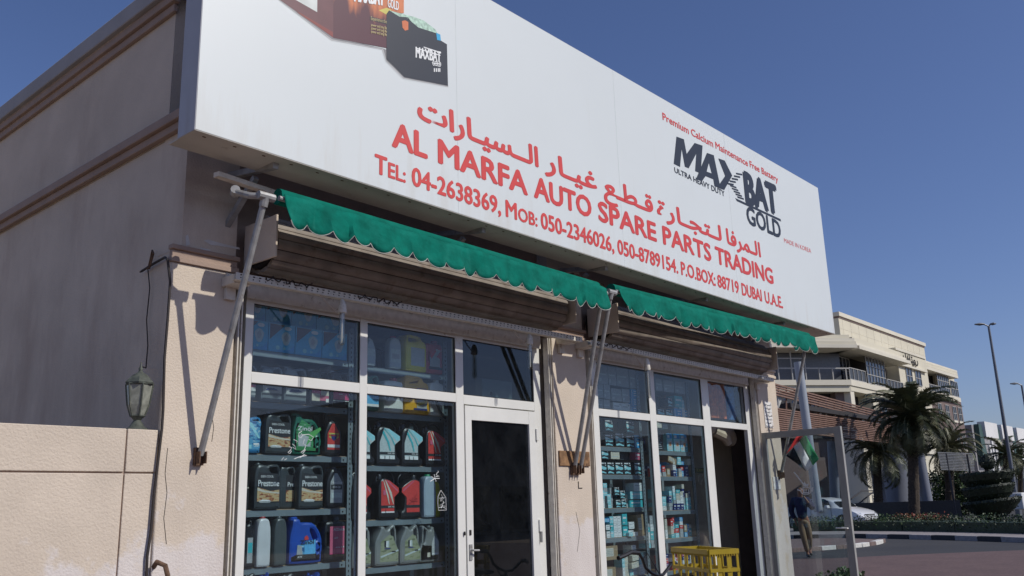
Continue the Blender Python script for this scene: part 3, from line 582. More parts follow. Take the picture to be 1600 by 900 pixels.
def artmat(name, cols, scale=22., stretch=(1, 1, 3)):
    m = bpy.data.materials.new('print_'+name); m.use_nodes = True; n = m.node_tree.nodes; l = m.node_tree.links; b = n['Principled BSDF']; b.inputs['Roughness'].default_value = .45
    g_ = n.new('ShaderNodeNewGeometry'); mp = n.new('ShaderNodeMapping'); mp.inputs['Scale'].default_value = stretch; mp.inputs['Rotation'].default_value = (0, .5, 0); nz = n.new('ShaderNodeTexNoise'); nz.inputs['Scale'].default_value = scale; nz.inputs['Detail'].default_value = 3
    l.new(g_.outputs['Position'], mp.inputs[0]); l.new(mp.outputs[0], nz.inputs['Vector']); cr = n.new('ShaderNodeValToRGB'); cr.color_ramp.interpolation = 'CONSTANT'; e = cr.color_ramp.elements
    for k, c in enumerate(cols):
        el_ = e[k] if k < 2 else e.new(.5); el_.position = .34+.36*k/len(cols) if k else 0.; el_.color = (*c, 1)
    l.new(nz.outputs['Fac'], cr.inputs[0]); l.new(cr.outputs[0], b.inputs['Base Color']); return m
A_pres = artmat('race_picture', [(.20, .05, .03), (.50, .22, .08), (.55, .40, .20), (.10, .08, .07), (.55, .12, .05), (.60, .55, .42)], 26)
A_blue = artmat('blue_picture', [(.02, .12, .30), (.10, .35, .55), (.45, .6, .65), (.03, .2, .4)], 24)
A_moss = artmat('moss_picture', [(.22, .25, .13), (.30, .32, .20), (.16, .18, .10), (.40, .40, .30)], 14, (1, 1, 2.2))
A_grn = artmat('green_picture', [(.02, .16, .05), (.05, .30, .10), (.30, .40, .30), (.01, .10, .05)], 22)
A_text = artmat('small_print', [(.40, .42, .40), (.55, .57, .55), (.25, .26, .26), (.6, .62, .6)], 90, (1, 1, 4))
def pl(n, c, r=.35): return mat('plastic_'+n, c, r, var=.08, scale=10, bump=.05, bscale=25)
def shelving(name_label, x0, x1, zs, xpost, depth=.42):
    t = thing('shelving_unit', ((x0+x1)/2, YS, .08), name_label, 'shelving')
    for z in zs:
        MB().box(x0, x1, YS+.002, YS+.014, z-.042, z).box(x0, x1, YS+.014, YS+depth, z-.008, z-.003).build('shelf', M_shelf, t)
        MB().box(x0, x1, YS+.0145, YS+depth, z-.0025, z+.004).build('board', M_board, t)
    for xp in (xpost, x0-.02):
        for yy in (YS, YS+depth):
            MB().box(xp, xp+.045, yy-.003, yy, .08, 2.78).box(xp+.042, xp+.045, yy, yy+.04, .08, 2.78).build('post', M_shelf, t)
    s = MB(); z = .2
    while z < 2.75: s.box(xpost+.018, xpost+.026, YS-.0045, YS-.0025, z, z+.016); z += .036
    for zz in zs: s.lathe(xpost-.035, YS+.002, [(.005, zz-.028), (.006, zz-.024), (.005, zz-.018)], 6)
    tag(s.build('slots', M_hole, t, smooth=False), kind='stuff')
Z1 = [.66, 1.07, 1.438, 1.805, 2.158, 2.513]; Z2 = [.60, 1.008, 1.345, 1.746, 2.15, 2.495]
Z3 = [.70, 1.086, 1.37, 1.70, 1.98, 2.33]; Z4 = [.70, 1.032, 1.325, 1.688, 1.965, 2.33]
shelving('grey steel shelving behind the leftmost window with antifreeze jugs', 3.22, 4.228, Z1, 4.232)
shelving('grey steel shelving with wooden boards and black and silver jugs beside the closed door', 4.36, 5.225, Z2, 5.229)
shelving('grey steel shelving full of small cartons behind the first right shop window', 7.22, 8.15, Z3, 8.155)
shelving('grey steel shelving full of loose cartons next to the open doorway', 8.42, 9.2, Z4, 9.205)
def chaikin(p, n=1):
    for _ in range(n):
        o = []
        for i in range(len(p)):
            a, b = p[i], p[(i+1) % len(p)]; o += [(a[0]*.78+b[0]*.22, a[1]*.78+b[1]*.22), (a[0]*.22+b[0]*.78, a[1]*.22+b[1]*.78)]
        p = o
    return p
OUT = {
 'm1': ([(0,.03),(.05,0),(.95,0),(1,.03),(1,.34),(.93,.46),(.88,.62),(.86,.95),(.78,1.),(.69,.97),(.52,.86),(.44,.88),(.42,.95),(.26,.95),(.24,.87),(.08,.68),(0,.54)], [[(.66,.86),(.77,.90),(.80,.62),(.78,.50),(.71,.58)]], (.26,.42,.94,1.)),
 'pr': ([(0,.03),(.04,0),(.96,0),(1,.03),(1,.70),(.97,.90),(.88,.98),(.62,.97),(.46,.94),(.36,.96),(.14,.96),(.04,.86),(0,.72)], [[(.54,.87),(.80,.91),(.88,.80),(.84,.70),(.70,.74)]], (.12,.36,.955,1.)),
 'zi': ([(.0,.03),(.05,0),(.93,0),(.98,.03),(.98,.28),(1,.48),(.93,.66),(.74,.86),(.50,.88),(.34,.87),(.31,.96),(.10,.96),(.10,.82),(.02,.6)], [[(.60,.74),(.72,.72),(.84,.56),(.82,.48),(.74,.48)], [(.84,.22),(.90,.24),(.91,.38),(.85,.4)]], (.08,.33,.95,1.)),
 'bk': ([(0,.03),(.05,0),(.92,0),(.97,.04),(.97,.15),(.82,.20),(.80,.50),(.95,.57),(.94,.68),(.40,.86),(.12,.84),(0,.66)], [], (.10,.32,.85,.93)),
 'bt': ([(0,.03),(.08,0),(.92,0),(1,.03),(1,.62),(.70,.90),(.66,.94),(.34,.94),(.30,.90),(0,.62)], [], (.34,.66,.935,1.)),
 'sl': ([(0,.03),(.08,0),(.92,0),(1,.03),(1,.72),(.86,.92),(.70,.96),(.30,.96),(.14,.92),(0,.72)], [], (.30,.70,.955,1.)),
 'cn': ([(0,.03),(.04,0),(.96,0),(1,.03),(1,.72),(.93,.80),(.78,.84),(.70,.95),(.12,.97),(.02,.90)], [[(.12,.88),(.58,.87),(.50,.79),(.16,.77)]], (.72,.9,.83,.9)),
 'rc': ([(0,.03),(.04,0),(.96,0),(1,.03),(1,.80),(.90,.90),(.10,.90),(0,.80)], [[(.1,.35),(.1,.62),(.26,.62),(.26,.35)]], (.55,.85,.89,1.)),
 'hv': ([(.12,.02),(.5,-.01),(.88,.02),(1,.12),(1,.62),(.78,.90),(.66,.95),(.34,.95),(.22,.90),(0,.62),(0,.12)], [], (.36,.64,.94,1.)),
}
ORD = ['first', 'second', 'third', 'fourth', 'fifth', 'sixth', 'seventh', 'eighth', 'ninth', 'tenth', 'eleventh', 'twelfth', 'thirteenth', 'fourteenth', 'fifteenth', 'sixteenth', 'seventeenth', 'eighteenth', 'nineteenth', 'twentieth']
def jug(kind, b, z, m, label, cat='jug', prints=(), texts=(), capm=None, depth=.11, mirror=False, yf=None, group=None, ring=False, Y=YS):
    """b: left, top, right in the photograph; z: the shelf it stands on; prints and texts in unit coordinates of its front"""
    yf = Y-.02 if yf is None else yf
    x0, x1, _, z1 = rect(b[0], b[1], b[2], b[1]+.01, yf); h = z1-z; wd = x1-x0; z += .0045
    U = lambda u, v: (x0+((1-u) if mirror else u)*wd, z+v*h)
    out, holes, cap = OUT[kind]
    t = thing('oil_'+cat if cat in ('jug', 'bottle') else cat, ((x0+x1)/2, yf+depth/2, z), label, cat, group)
    o = chaikin([U(*p) for p in out]); hs = [chaikin([U(*p) for p in q_])[::1] for q_ in holes]
    if mirror: o = o[::-1]
    hs = [q_[::-1] if mirror else q_ for q_ in hs]
    MB().slab(o, yf, depth, min(.018, wd*.12), hs).build('body', m, t)
    cx = (U(cap[0], 0)[0]+U(cap[1], 0)[0])/2; r = abs(cap[1]-cap[0])*wd/2
    MB().lathe(cx, yf+depth/2, [(r*.86, z+cap[2]*h-.012), (r, z+cap[2]*h-.008), (r, z+cap[3]*h-.006), (r*.85, z+cap[3]*h)], 14).build('cap', capm or m, t)
    if ring:
        c = [U(.5+.42*math.cos(a), .80+.20*math.sin(a)) for a in [math.radians(d) for d in range(-25, 200, 15)]]
        MB().tube([(p_[0], yf+depth*.5, p_[1]) for p_ in c], .008, 8).build('handle', m, t)
    if prints or texts:
        mb = MB()
        for k, (pm, pts) in enumerate(prints):
            P_ = [U(*p_) for p_ in pts]
            tr = tessellate_polygon([[Vector((p_[0], p_[1], 0)) for p_ in P_]]); mb.use(pm).add([(p_[0], yf-.0008-.0005*k, p_[1]) for p_ in P_], tr)
        for s, a, c_, v0, v1, tm in texts:
            xa, xb = x0+a*wd, x0+c_*wd
            letters(mb.use(tm), s, xa, xb, z+v0*h, z+v1*h, yf-.0008-.0005*(len(prints)+1), .686, .02)
        mb.build('label', None, t, smooth=False)
    return t
def R_(a, b, c, d): return [(a, b), (c, b), (c, d), (a, d)]
SHV = {}
# --- bay 1
pres = dict(prints=[(L_black, [(.10,.14),(.95,.14),(.95,.66),(.84,.76),(.14,.80),(.10,.70)]), (A_pres, [(.11,.17),(.94,.17),(.94,.42),(.6,.39),(.3,.44),(.11,.47)]), (L_cream, [(.11,.46),(.40,.40),(.94,.36),(.94,.33),(.40,.36),(.11,.40)]), (L_white, [(.15,.17),(.65,.17),(.55,.20),(.3,.21)]), (A_text, R_(.2,.145,.6,.16))],
            texts=[('Prestone', .12, .92, .495, .625, L_white), ('DEX-COOL', .22, .70, .68, .725, L_white)])
G_ = pl('graphite', (.045, .055, .058)); K_ = pl('black', (.014, .015, .017)); V_ = pl('silver', (.22, .23, .215), .3)
jug('pr', (416, 645, 457), Z1[3], G_, 'graphite antifreeze jug beside the green jug', **pres)
jug('pr', (399, 724, 440), Z1[2], G_, 'left of two full graphite antifreeze jugs on the middle shelf, leftmost window', **pres)
jug('pr', (437, 727, 463), Z1[2], G_, 'half hidden graphite antifreeze jug between two full ones', yf=5.34, prints=[(L_black, R_(.4,.14,.98,.76)), (A_pres, R_(.42,.17,.97,.42))], texts=[('Pres', .5, .97, .505, .60, L_white)])
jug('pr', (468, 726, 507), Z1[2], G_, 'right of two full graphite antifreeze jugs on the middle shelf, leftmost window', **pres)
jug('pr', (380, 650, 409), Z1[3], pl('blue', (.02, .20, .42)), 'bright blue jug with light streaks at the far left of its shelf', prints=[(A_blue, R_(.2,.1,.95,.85)), (L_cyan, [(.2,.85),(.5,.8),(.95,.4),(.85,.4),(.4,.7)]), (L_cyan, R_(.3,.12,.5,.22)), (L_white, R_(.6,.22,.9,.27))])
jug('zi', (458, 647, 503), Z1[3], pl('green', (.01, .14, .085)), 'dark green oil jug with pale swirls and a white scribble before it', prints=[(A_grn, [(.15,.1),(.72,.1),(.72,.3),(.6,.72),(.3,.84),(.12,.6)]), (A_text, [(.2,.2),(.62,.2),(.62,.42),(.3,.5),(.2,.45)]), (M_lab('lime', (.10, .42, .10)), [(.45,.2),(.98,.62),(.95,.68),(.62,.55)]), (L_green, R_(.12,.10,.8,.17))], texts=[('Zin\u00f6l', .16, .66, .58, .68, L_white)])
jug('hv', (508, 656, 535), Z1[3], K_, 'black oil bottle with red label and yellow shield', 'bottle', prints=[(L_red, [(.16,.16),(.86,.16),(.86,.6),(.55,.88),(.42,.88),(.16,.6)]), (L_yel, [(.22,.62),(.82,.62),(.8,.5),(.52,.42),(.24,.5)]), (L_navy, [(.34,.58),(.70,.58),(.66,.46),(.52,.40),(.38,.46)]), (L_white, R_(.16,.22,.86,.30))], texts=[('Havoline', .24, .80, .53, .58, L_red)], depth=.07)
jug('hv', (511, 730, 540), Z1[2], K_, 'black motor oil bottle with a grey arched label', 'bottle', prints=[(L_grey, [(.2,.12),(.84,.12),(.84,.62),(.55,.84),(.42,.84),(.2,.62)]), (L_black, R_(.22,.44,.82,.56)), (L_silver, R_(.25,.24,.8,.36))], texts=[('Havoline', .24, .80, .58, .64, L_white), ('10W-30', .32, .72, .47, .53, L_white)], depth=.07)
jug('bt', (378, 738, 391), Z1[2], K_, 'mostly hidden black bottle with a red disc at the left window edge', 'bottle', prints=[(L_red, [(.3+.3*math.cos(k*.7), .28+.16*math.sin(k*.7)) for k in range(9)]), (L_cream, R_(.3,.56,.9,.59))], yf=5.28)
jug('m1', (374, 810, 402), Z1[1], K_, 'black jug with an open handle at the lower left window corner', prints=[(L_grey, R_(.2,.1,.5,.6)), (L_teal, R_(.22,.3,.46,.5))], mirror=True)
jug('sl', (403, 808, 425), Z1[1], pl('white', (.62, .63, .62)), 'plain white unlabelled bottle with red cap', 'bottle', capm=pl('redcap', (.35, .03, .03)), depth=.07)
jug('sl', (418, 812, 431), Z1[1], pl('maroon', (.12, .03, .05)), 'slim bottle with pink label squeezed behind the white bottle', 'bottle', yf=5.36, depth=.06, prints=[(L_pink, R_(.5,.45,.98,.85)), (L_grey, R_(.5,.15,.98,.4))])
jug('sl', (430, 808, 450), Z1[1], pl('slate', (.07, .085, .085)), 'ribbed slate grey unlabelled bottle beside the blue jug', 'bottle', depth=.075)
zi = jug('zi', (453, 808, 505), Z1[1], pl('royal', (.012, .075, .40)), 'royal blue oil jug with a pale blue label, lowest full shelf', prints=[(L_black, R_(.22,.10,.78,.20)), (A_blue, [(.22,.2),(.78,.2),(.78,.46),(.24,.40)]), (M_lab('sky', (.12, .45, .75)), [(.45,.2),(.78,.2),(.78,.50),(.45,.47)]), (L_grey, [(.22,.2),(.40,.2),(.36,.38),(.24,.4)]), (L_red, [(.44,.50),(.56,.50),(.56,.56),(.50,.60),(.44,.56)])], texts=[('Zin\u00f6l', .32, .72, .41, .50, L_black), ('ATF', .24, .38, .13, .17, L_white)])
jug('rc', (508, 808, 541), Z1[1], K_, 'black jug with tall pink label by the shelf post', prints=[(L_pink, R_(.24,.16,.92,.78)), (L_hot, R_(.24,.16,.92,.18))], texts=[('ACDelco', .40, .90, .68, .74, L_white), ('ATF', .44, .62, .5, .54, L_white), ('oil', .5, .9, .3, .33, L_white)])
for k, (a, b_, c_, kd, d_) in enumerate(((378, 570, 402, 0, 'first'), (409, 572, 443, 1, 'second'), (445, 574, 481, 1, 'third'), (485, 578, 516, 2, 'fourth'), (519, 580, 546, 3, 'fifth'))):
    pr_ = [[(L_pink, R_(.1,.36,.95,.44)), (L_white, R_(.1,.26,.95,.36)), (L_grey, R_(.1,.14,.95,.2))], [(A_text, R_(.08,.24,.95,.55)), (L_hot, R_(.08,.44,.95,.50)), (L_red, R_(.55,.50,.95,.56)), (L_navy, [(.2,.30),(.8,.32),(.6,.38),(.3,.37)]), (L_black, R_(.08,.18,.95,.22))], [(L_pink, R_(.1,.14,.95,.48)), (L_cream, R_(.1,.12,.5,.32)), (L_cream, R_(.55,.28,.95,.46)), (L_white, R_(.8,.10,.95,.2))], [(L_hot, R_(.1,.20,.98,.56)), (L_white, R_(.1,.16,.98,.175))]][kd]
    jug('pr', (a, b_, c_), Z1[4], (pl('smoke', (.16, .19, .20)) if kd < 2 else K_), d_+' dark jug from the left on the shelf just under the transom, leftmost window', prints=pr_, texts=[('ATF', .25, .75, .46, .52, L_red)] if kd == 1 else ([('ACDelco', .4, .9, .46, .50, L_white), ('oil', .4, .6, .34, .37, L_white)] if kd == 3 else []), capm=pl('greycap', (.3, .32, .32)))
for k, (a, c_) in enumerate(((381, 401), (404, 424), (440, 462), (480, 505))):
    jug('m1' if k % 2 else 'pr', (a, 895, c_), Z1[0], pl('royal', (.012, .075, .40)) if k in (1, 3) else K_, ORD[k]+' jug from left on the cropped bottom shelf of the leftmost window', texts=[])
# blue cartons with a white bird print
for r, (x0s, zoff) in enumerate((((379, 421.5, 463.5, 505.5), 0), ((379, 420, 461, 500), 1))):
    for k, xa in enumerate(x0s):
        xb = (x0s+(545,))[k+1]-1; x0, x1, _, _ = rect(xa, 500, xb, 530, YS); h = .205; z = Z1[5]+.005+zoff*(h+.003); y = YS+.01+.03*zoff
        t = thing('carton', ((x0+x1)/2, y, z), '%s blue carton with white round emblem, %s row on the top shelf, leftmost window' % (ORD[k], 'upper' if r else 'lower'), 'carton')
        MB().box(x0, x1, y, y+.2, z, z+h).build('body', M_lab('carton_blue', (.06, .42, .68)), t, .002)
        u = lambda a, b_: (x0+a*(x1-x0), z+b_*h); mb = MB()
        def pp_(mm, pts, d): mb.use(mm).add([(u(*p_)[0], y-d, u(*p_)[1]) for p_ in pts], tessellate_polygon([[Vector((*p_, 0)) for p_ in pts]]))
        pp_(M_lab('umber', (.12, .09, .08)), [(.04,.97),(.04,.42),(.62,.97)], .001)
        pp_(L_silver, [(.66+.17*math.cos(a)*(1+.15*math.sin(3*a)), .50+.24*math.sin(a)) for a in [i*.45 for i in range(14)]], .0014)
        pp_(L_white, [(.72+.14*math.cos(a), .86+.07*math.sin(a)) for a in [i*.6 for i in range(10)]], .0014)
        pp_(L_cyan, [(.35+.08*math.cos(a), .16+.08*math.sin(a)) for a in [i*.8 for i in range(8)]], .0014); pp_(L_cyan, [(.6+.05*math.cos(a), .15+.05*math.sin(a)) for a in [i*.8 for i in range(8)]], .0014)
        pp_(L_blue, [(.02,.02),(.98,.02),(.98,.3),(.8,.12)], .0011); pp_(L_grey, [(.56,.55),(.66,.68),(.76,.55),(.7,.4),(.6,.4)], .0018)
        mb.build('print', None, t, smooth=False)
# --- bay 2
Yc = pl('yellow', (.68, .62, .03)); Or = pl('amber', (.72, .38, .02)); Wj = pl('milky', (.70, .72, .68))
jug('cn', (634, 522, 667), Z2[5], Yc, 'lime yellow can with a grey text panel on the top shelf', prints=[(A_text, R_(.24,.14,.88,.62)), (L_silver, R_(.28,.16,.84,.22))]+[(L_silver, R_(.28, .36+.05*k, .84, .38+.05*k)) for k in range(4)], depth=.13)
jug('rc', (666, 532, 692), Z2[5], pl('redjug', (.48, .05, .05)), 'red oil can with grey K shaped print on the top shelf', prints=[(L_black, R_(.14,.12,.92,.20)), (L_grey, [(.2,.2),(.8,.2),(.8,.45),(.6,.5),(.85,.7),(.6,.74),(.2,.45)]), (L_red, [(.3,.42),(.6,.68),(.5,.7),(.25,.5)])], depth=.1)
jug('sl', (609, 526, 628), Z2[5], pl('fog', (.40, .46, .48)), 'foggy grey bottle left of the yellow can on the top shelf', 'bottle', prints=[(L_silver, R_(.1,.2,.9,.6)), (L_grey, R_(.2,.3,.8,.45))], capm=L_pink, depth=.07)
jug('bt', (572, 528, 588), Z2[5], pl('fog', (.40, .46, .48)), 'grey bottle at the left end of the top shelf, second window', 'bottle', prints=[(L_silver, R_(.1,.35,.9,.6))], depth=.07)
t = thing('cable_reel', (4.66, 5.42, Z2[5]), 'dark coiled reel lying between the grey bottles on the top shelf', 'reel')
MB().tube([(4.62+.075*math.cos(a), 5.38+.01*k_, Z2[5]+.09+.075*math.sin(a)) for k_, a in enumerate([i*.4 for i in range(34)])], .012, 6).build('coil', K_, t); MB().box(4.68, 4.78, 5.36, 5.46, Z2[5]+.006, Z2[5]+.16).build('core', K_, t, .01)
jug('pr', (570, 585, 593), Z2[4], pl('green', (.01, .14, .085)), 'green jug with a blue and pink label at the left, second window', prints=[(L_pink, [(.1,.4),(.6,.75),(.9,.45),(.9,.5),(.1,.5)]), (M_lab('sky', (.12, .45, .75)), R_(.1,.18,.95,.42)), (L_white, R_(.1,.1,.95,.18)), (L_purple, [(.15,.5),(.85,.45),(.6,.72),(.35,.72)])])
jug('rc', (600, 590, 631), Z2[4], Wj, 'milky white canister with small orange fish print and red cap', prints=[(L_orange, [(.3,.68),(.5,.74),(.72,.70),(.7,.62),(.4,.58)]), (L_card, R_(.5,.38,.85,.48)), (L_grey, R_(.55,.40,.8,.46))], capm=pl('redcap', (.35, .03, .03)), depth=.12)
jug('cn', (632, 586, 671), Z2[4], Or, 'amber jug with purple and gold label below the transom', prints=[(L_purple, R_(.48,.52,.88,.66)), (L_white, R_(.48,.50,.88,.52)), (L_grey, [(.48,.14),(.88,.14),(.88,.44),(.7,.5),(.48,.44)]), (L_yel, [(.5,.2),(.88,.3),(.88,.36),(.5,.3)]), (L_navy, R_(.36,.1,.9,.15))], depth=.12)
jug('rc', (672, 593, 694), Z2[4], Wj, 'white canister with a dark diagonal hose in front, by the post', prints=[(L_silver, [(.1,.5),(.9,.1),(.9,.18),(.1,.6)])], capm=Wj, depth=.1)
t = tag(MB().tube([onY(x, y, 5.25) for x, y in ((675,616),(681,625),(686,640),(692,650),(696,654))], .010, 8).build('rubber_hose', K_), 'short black hose leaning across the white canister', 'hose')
cyanlab = [(L_silver, [(.12,.13),(.72,.13),(.72,.45),(.95,.56),(.93,.65),(.50,.80),(.30,.82),(.12,.50)]), (L_cyan, [(.35,.80),(.55,.78),(.94,.64),(.93,.57),(.82,.53)]), (L_black, R_(.12,.225,.74,.285)), (L_teal, [(.30,.81),(.62,.60),(.74,.45),(.70,.44),(.55,.62),(.28,.79)]), (L_teal, [(.26,.76),(.50,.50),(.56,.31),(.52,.31),(.42,.5),(.22,.7)]), (L_white, R_(.12,.13,.72,.20)), (L_black, R_(.3,.13,.33,.2)), (L_black, R_(.5,.13,.52,.2))]
redlab = [(L_red, [(.12,.13),(.72,.13),(.72,.45),(.95,.56),(.93,.65),(.50,.80),(.30,.82),(.12,.78)]), (L_pink, [(.35,.80),(.42,.80),(.90,.60),(.88,.57)]), (L_black, R_(.12,.225,.74,.285)), (L_cream, [(.28,.81),(.32,.81),(.60,.55),(.70,.31),(.67,.31)]), (L_cream, [(.2,.80),(.23,.80),(.44,.5),(.5,.31),(.47,.31)]), (L_white, R_(.12,.13,.72,.16)), (L_black, R_(.3,.13,.33,.2)), (L_pink, R_(.2,.5,.32,.6))]
tx = [('5W-40', .42, .70, .24, .27, L_white)]
jug('bk', (552, 657, 588), Z2[3], K_, 'black ring handled jug cut by the first mullion, silver label', prints=cyanlab, ring=True)
jug('bk', (589, 657, 627), Z2[3], K_, 'left full black ring handled jug with silver and turquoise label', prints=cyanlab, texts=tx, ring=True)
jug('bk', (628, 659, 662), Z2[3], K_, 'right full black ring handled jug with silver and turquoise label', prints=cyanlab, texts=tx, ring=True)
jug('bk', (665, 663, 697), Z2[3], K_, 'black ring handled jug with red label on the upper jug shelf', prints=redlab, texts=tx, ring=True)
jug('bk', (551, 738, 582), Z2[2], K_, 'black jug with red label cut by the first mullion', prints=redlab, ring=True)
jug('bk', (592, 737, 625), Z2[2], K_, 'black ring handled jug with striped red label on the lower jug shelf', prints=redlab, texts=tx, ring=True)
jug('bk', (626, 738, 659), Z2[2], K_, 'black jug turned around with its red label facing right', prints=redlab[:3], mirror=True, ring=True)
jug('sl', (662, 742, 682), Z2[2], pl('iceblue', (.36, .44, .50)), 'ice blue bottle with green cap beside a white scribble', 'bottle', capm=pl('greencap', (.02, .28, .12)), depth=.08)
jug('sl', (678, 752, 688), Z2[2], Yc, 'narrow yellow bottle just behind the ice blue one', 'bottle', yf=5.36, depth=.05)
m1p = dict(prints=[(A_moss, [(.20,.10),(.95,.10),(.96,.36),(.84,.50),(.74,.70),(.58,.74),(.24,.58)]), (L_silver, [(.22,.24),(.96,.38),(.96,.34),(.24,.2)]), (L_black, R_(.38,.44,.48,.60)), (L_silver, R_(.50,.44,.57,.60)), (L_navy, R_(.38,.40,.62,.425)), (L_black, R_(.68,.32,.84,.35))], texts=[('1', .44, .50, .45, .59, L_white)])
jug('m1', (551, 824, 581), Z2[1], V_, 'silver oil jug cut off by the first mullion', **m1p)
jug('m1', (586, 820, 624), Z2[1], V_, 'left silver oil jug with green label and numeral one', **m1p)
jug('m1', (625, 820, 658), Z2[1], V_, 'middle silver oil jug with green label and numeral one', **m1p)
jug('m1', (655, 821, 687), Z2[1], V_, 'silver oil jug turned back to front with a pale text label', mirror=True, prints=[(A_text, [(.06,.18),(.40,.18),(.40,.50),(.28,.70),(.06,.55)]), (L_white, R_(.08,.2,.38,.24)), (L_cream, R_(.48,.14,.62,.26))])
# ------------------------------------------------------------------ cartons in the right shop
CT = {}
def carton(row, x0, x1, z0, z1, kind, y=None, depth=.11, tilt=0., name='carton'):
    y = YS+.012 if y is None else y; mb = MB(); w_, h = x1-x0, z1-z0
    base = {'gun': L_black, 'blue': L_blue, 'white': L_white, 'cream': L_cream, 'grey': L_grey, 'teal': L_teal, 'cyan': L_cyan, 'navy': L_navy, 'pink': L_pink, 'card': L_card, 'dark': M_lab('dk', (.06, .07, .075)), 'stripe': L_blue, 'text': L_black, 'tall': L_cyan, 'red': L_red, 'purple': L_purple}[kind]
    mb.use(base).box(x0, x1, y, y+depth, z0, z1)
    def q4(mm, a, b, c, d, k=1, pts=None):
        pts = pts or R_(a, b, c, d); mb.use(mm).add([(x0+p_[0]*w_, y-.0007*k, z0+p_[1]*h) for p_ in pts], tessellate_polygon([[Vector((*p_, 0)) for p_ in pts]]))
    if kind == 'gun':
        q4(L_cyan, 0, 0, 0, 0, 1, [(.05,.76),(.22,.74),(.55,.62),(.95,.58),(.95,.40),(.62,.36),(.3,.42),(.12,.36),(.05,.5)]); q4(L_white, 0, 0, 0, 0, 2, [(.1,.7),(.3,.66),(.3,.5),(.1,.52)])
        q4(L_cyan, 0, 0, 0, 0, 1, [(.1,.2),(.4,.26),(.9,.14),(.9,.06),(.5,.12),(.1,.08)]); q4(L_white, .06, .84, .6, .93); q4(L_white, .72, .84, .88, .94); q4(L_white, .8, .7, .92, .77)
    elif kind in ('blue', 'stripe'):
        for k in range(3): q4(L_white, .45, .2+.26*k, .85, .30+.26*k)
        q4(L_white, .08, .1, .14, .9)
        if kind == 'blue': q4(L_cyan, .2, .1, .38, .9)
    elif kind in ('white', 'cream'):
        q4(L_grey, .12, .62, .7, .70); q4(L_silver, .12, .2, .88, .26); q4(L_grey, .75, .76, .9, .9)
    elif kind == 'grey': q4(L_silver, .1, .5, .8, .58); q4(L_silver, .1, .14, .3, .3)
    elif kind == 'tall':
        q4(L_blue, 0, .72, 1, 1); q4(L_silver, .2, .05, .9, .6); q4(L_orange, .4, .3, .75, .5, 2); q4(L_white, .1, .76, .5, .92, 2)
    elif kind == 'text':
        for k in range(7): q4(L_grey, .1, .1+.12*k, .1+.7*random.uniform(.5, 1), .14+.12*k)
    elif kind in ('teal', 'cyan', 'navy', 'pink', 'red', 'purple'): q4(L_white, .12, .55, .8, .72); q4(L_silver, .12, .15, .5, .25)
    elif kind == 'card': q4(L_cream, .1, .25, .7, .85); [q4(L_grey, .15, .35+.12*k, .62, .39+.12*k, 2) for k in range(4)]
    if tilt:
        c, s = math.cos(tilt), math.sin(tilt); mb.v = [(x0+(a-x0)*c-(d-z0)*s, b, z0+(a-x0)*s+(d-z0)*c) for a, b, d in mb.v]
        dz = z0-min(p_[2] for p_ in mb.v); mb.v = [(a, b, d+dz) for a, b, d in mb.v]
    o = mb.build(name, None, None, smooth=False); CT.setdefault(row, []).append((x0, z0, kind, o)); return o
def pxc(row, kind, a, b, c, d, base=None, y=None, depth=.11, tilt=0):
    yy = YS+.012 if y is None else y; x0, x1, z0, z1 = rect(a, b, c, d, yy)
    if base is not None: dz = base+.005-z0; z0 += dz; z1 += dz
    return carton(row, x0, x1, z0, z1, kind, yy, depth, tilt)
r = ('shelf over the transom', 'first carton window'); z6 = Z3[5]
for a, c_ in ((933, 942), (943, 953)): pxc(r, 'grey', a, 617, c_, 636, z6)
for a, c_ in ((933, 942), (943, 953)): pxc(r, 'grey', a, 595, c_, 617, z6+.135)
pxc(r, 'white', 958, 622, 971, 638, z6); pxc(r, 'white', 971.5, 623, 984.5, 639, z6); pxc(r, 'grey', 955, 602, 971, 621, z6+.125); pxc(r, 'grey', 972, 602, 983, 622, z6+.125)
for k in range(3): pxc(r, 'stripe', 985.5, 626-13*k, 994.5, 638.6-13*k, z6+.092*k)
r = ('dim top shelf', 'first carton window'); 
MB().box(7.22, 8.15, YS+.01, YS+.42, 2.60, 2.612).build('upper_board', M_shelf, None) if False else None
for a, c_ in ((934, 949), (950, 962), (963, 981), (983, 993)): pxc(r, 'grey', a, 562, c_, 590, z6+.285, depth=.3)
r = ('second shelf down', 'first carton window'); z5 = Z3[4]
for a, c_ in ((945, 958), (978, 991)):
    for k in range(2): pxc(r, 'gun', a, 673-19.5*k, c_, 692-19.5*k, z5+(.148)*k)
pxc(r, 'gun', 961, 672, 975.5, 694, z5); pxc(r, 'blue', 991.5, 677, 1001, 697, z5)
for a, c_, kd in ((936, 944, 'dark'), (952, 958, 'dark')): pxc(r, kd, a, 660, c_, 692, z5, y=YS+.2)
r = ('third shelf down', 'first carton window'); z4 = Z3[3]
for a, c_ in ((937, 948), (949, 960), (961.5, 974), (975, 986), (991, 1005)): pxc(r, 'gun', a, 721.5, c_, 741, z4)
pxc(r, 'gun', 939.5, 702, 951, 718, z4+.15); pxc(r, 'cream', 954.5, 703, 968, 720, z4+.155); pxc(r, 'pink', 993, 709, 1001, 721, z4+.155)
for k in range(3): pxc(r, 'dark', 969+8*k, 706, 976+8*k, 719, z4+.155, y=YS+.08)
r = ('fourth shelf down', 'first carton window'); z3 = Z3[2]
pxc(r, 'teal', 984, 783, 1004.5, 794, z3, depth=.2); pxc(r, 'cyan', 985, 770, 1005, 782, z3+.082, depth=.2); pxc(r, 'white', 990.5, 757, 1005, 769.5, z3+.165)
for a, b_ in ((960, 761), (962, 777), (969, 766), (971, 781)): pxc(r, 'gun', a, b_, a+8, b_+13, None if b_ < 770 else z3, y=YS+.02, depth=.03)
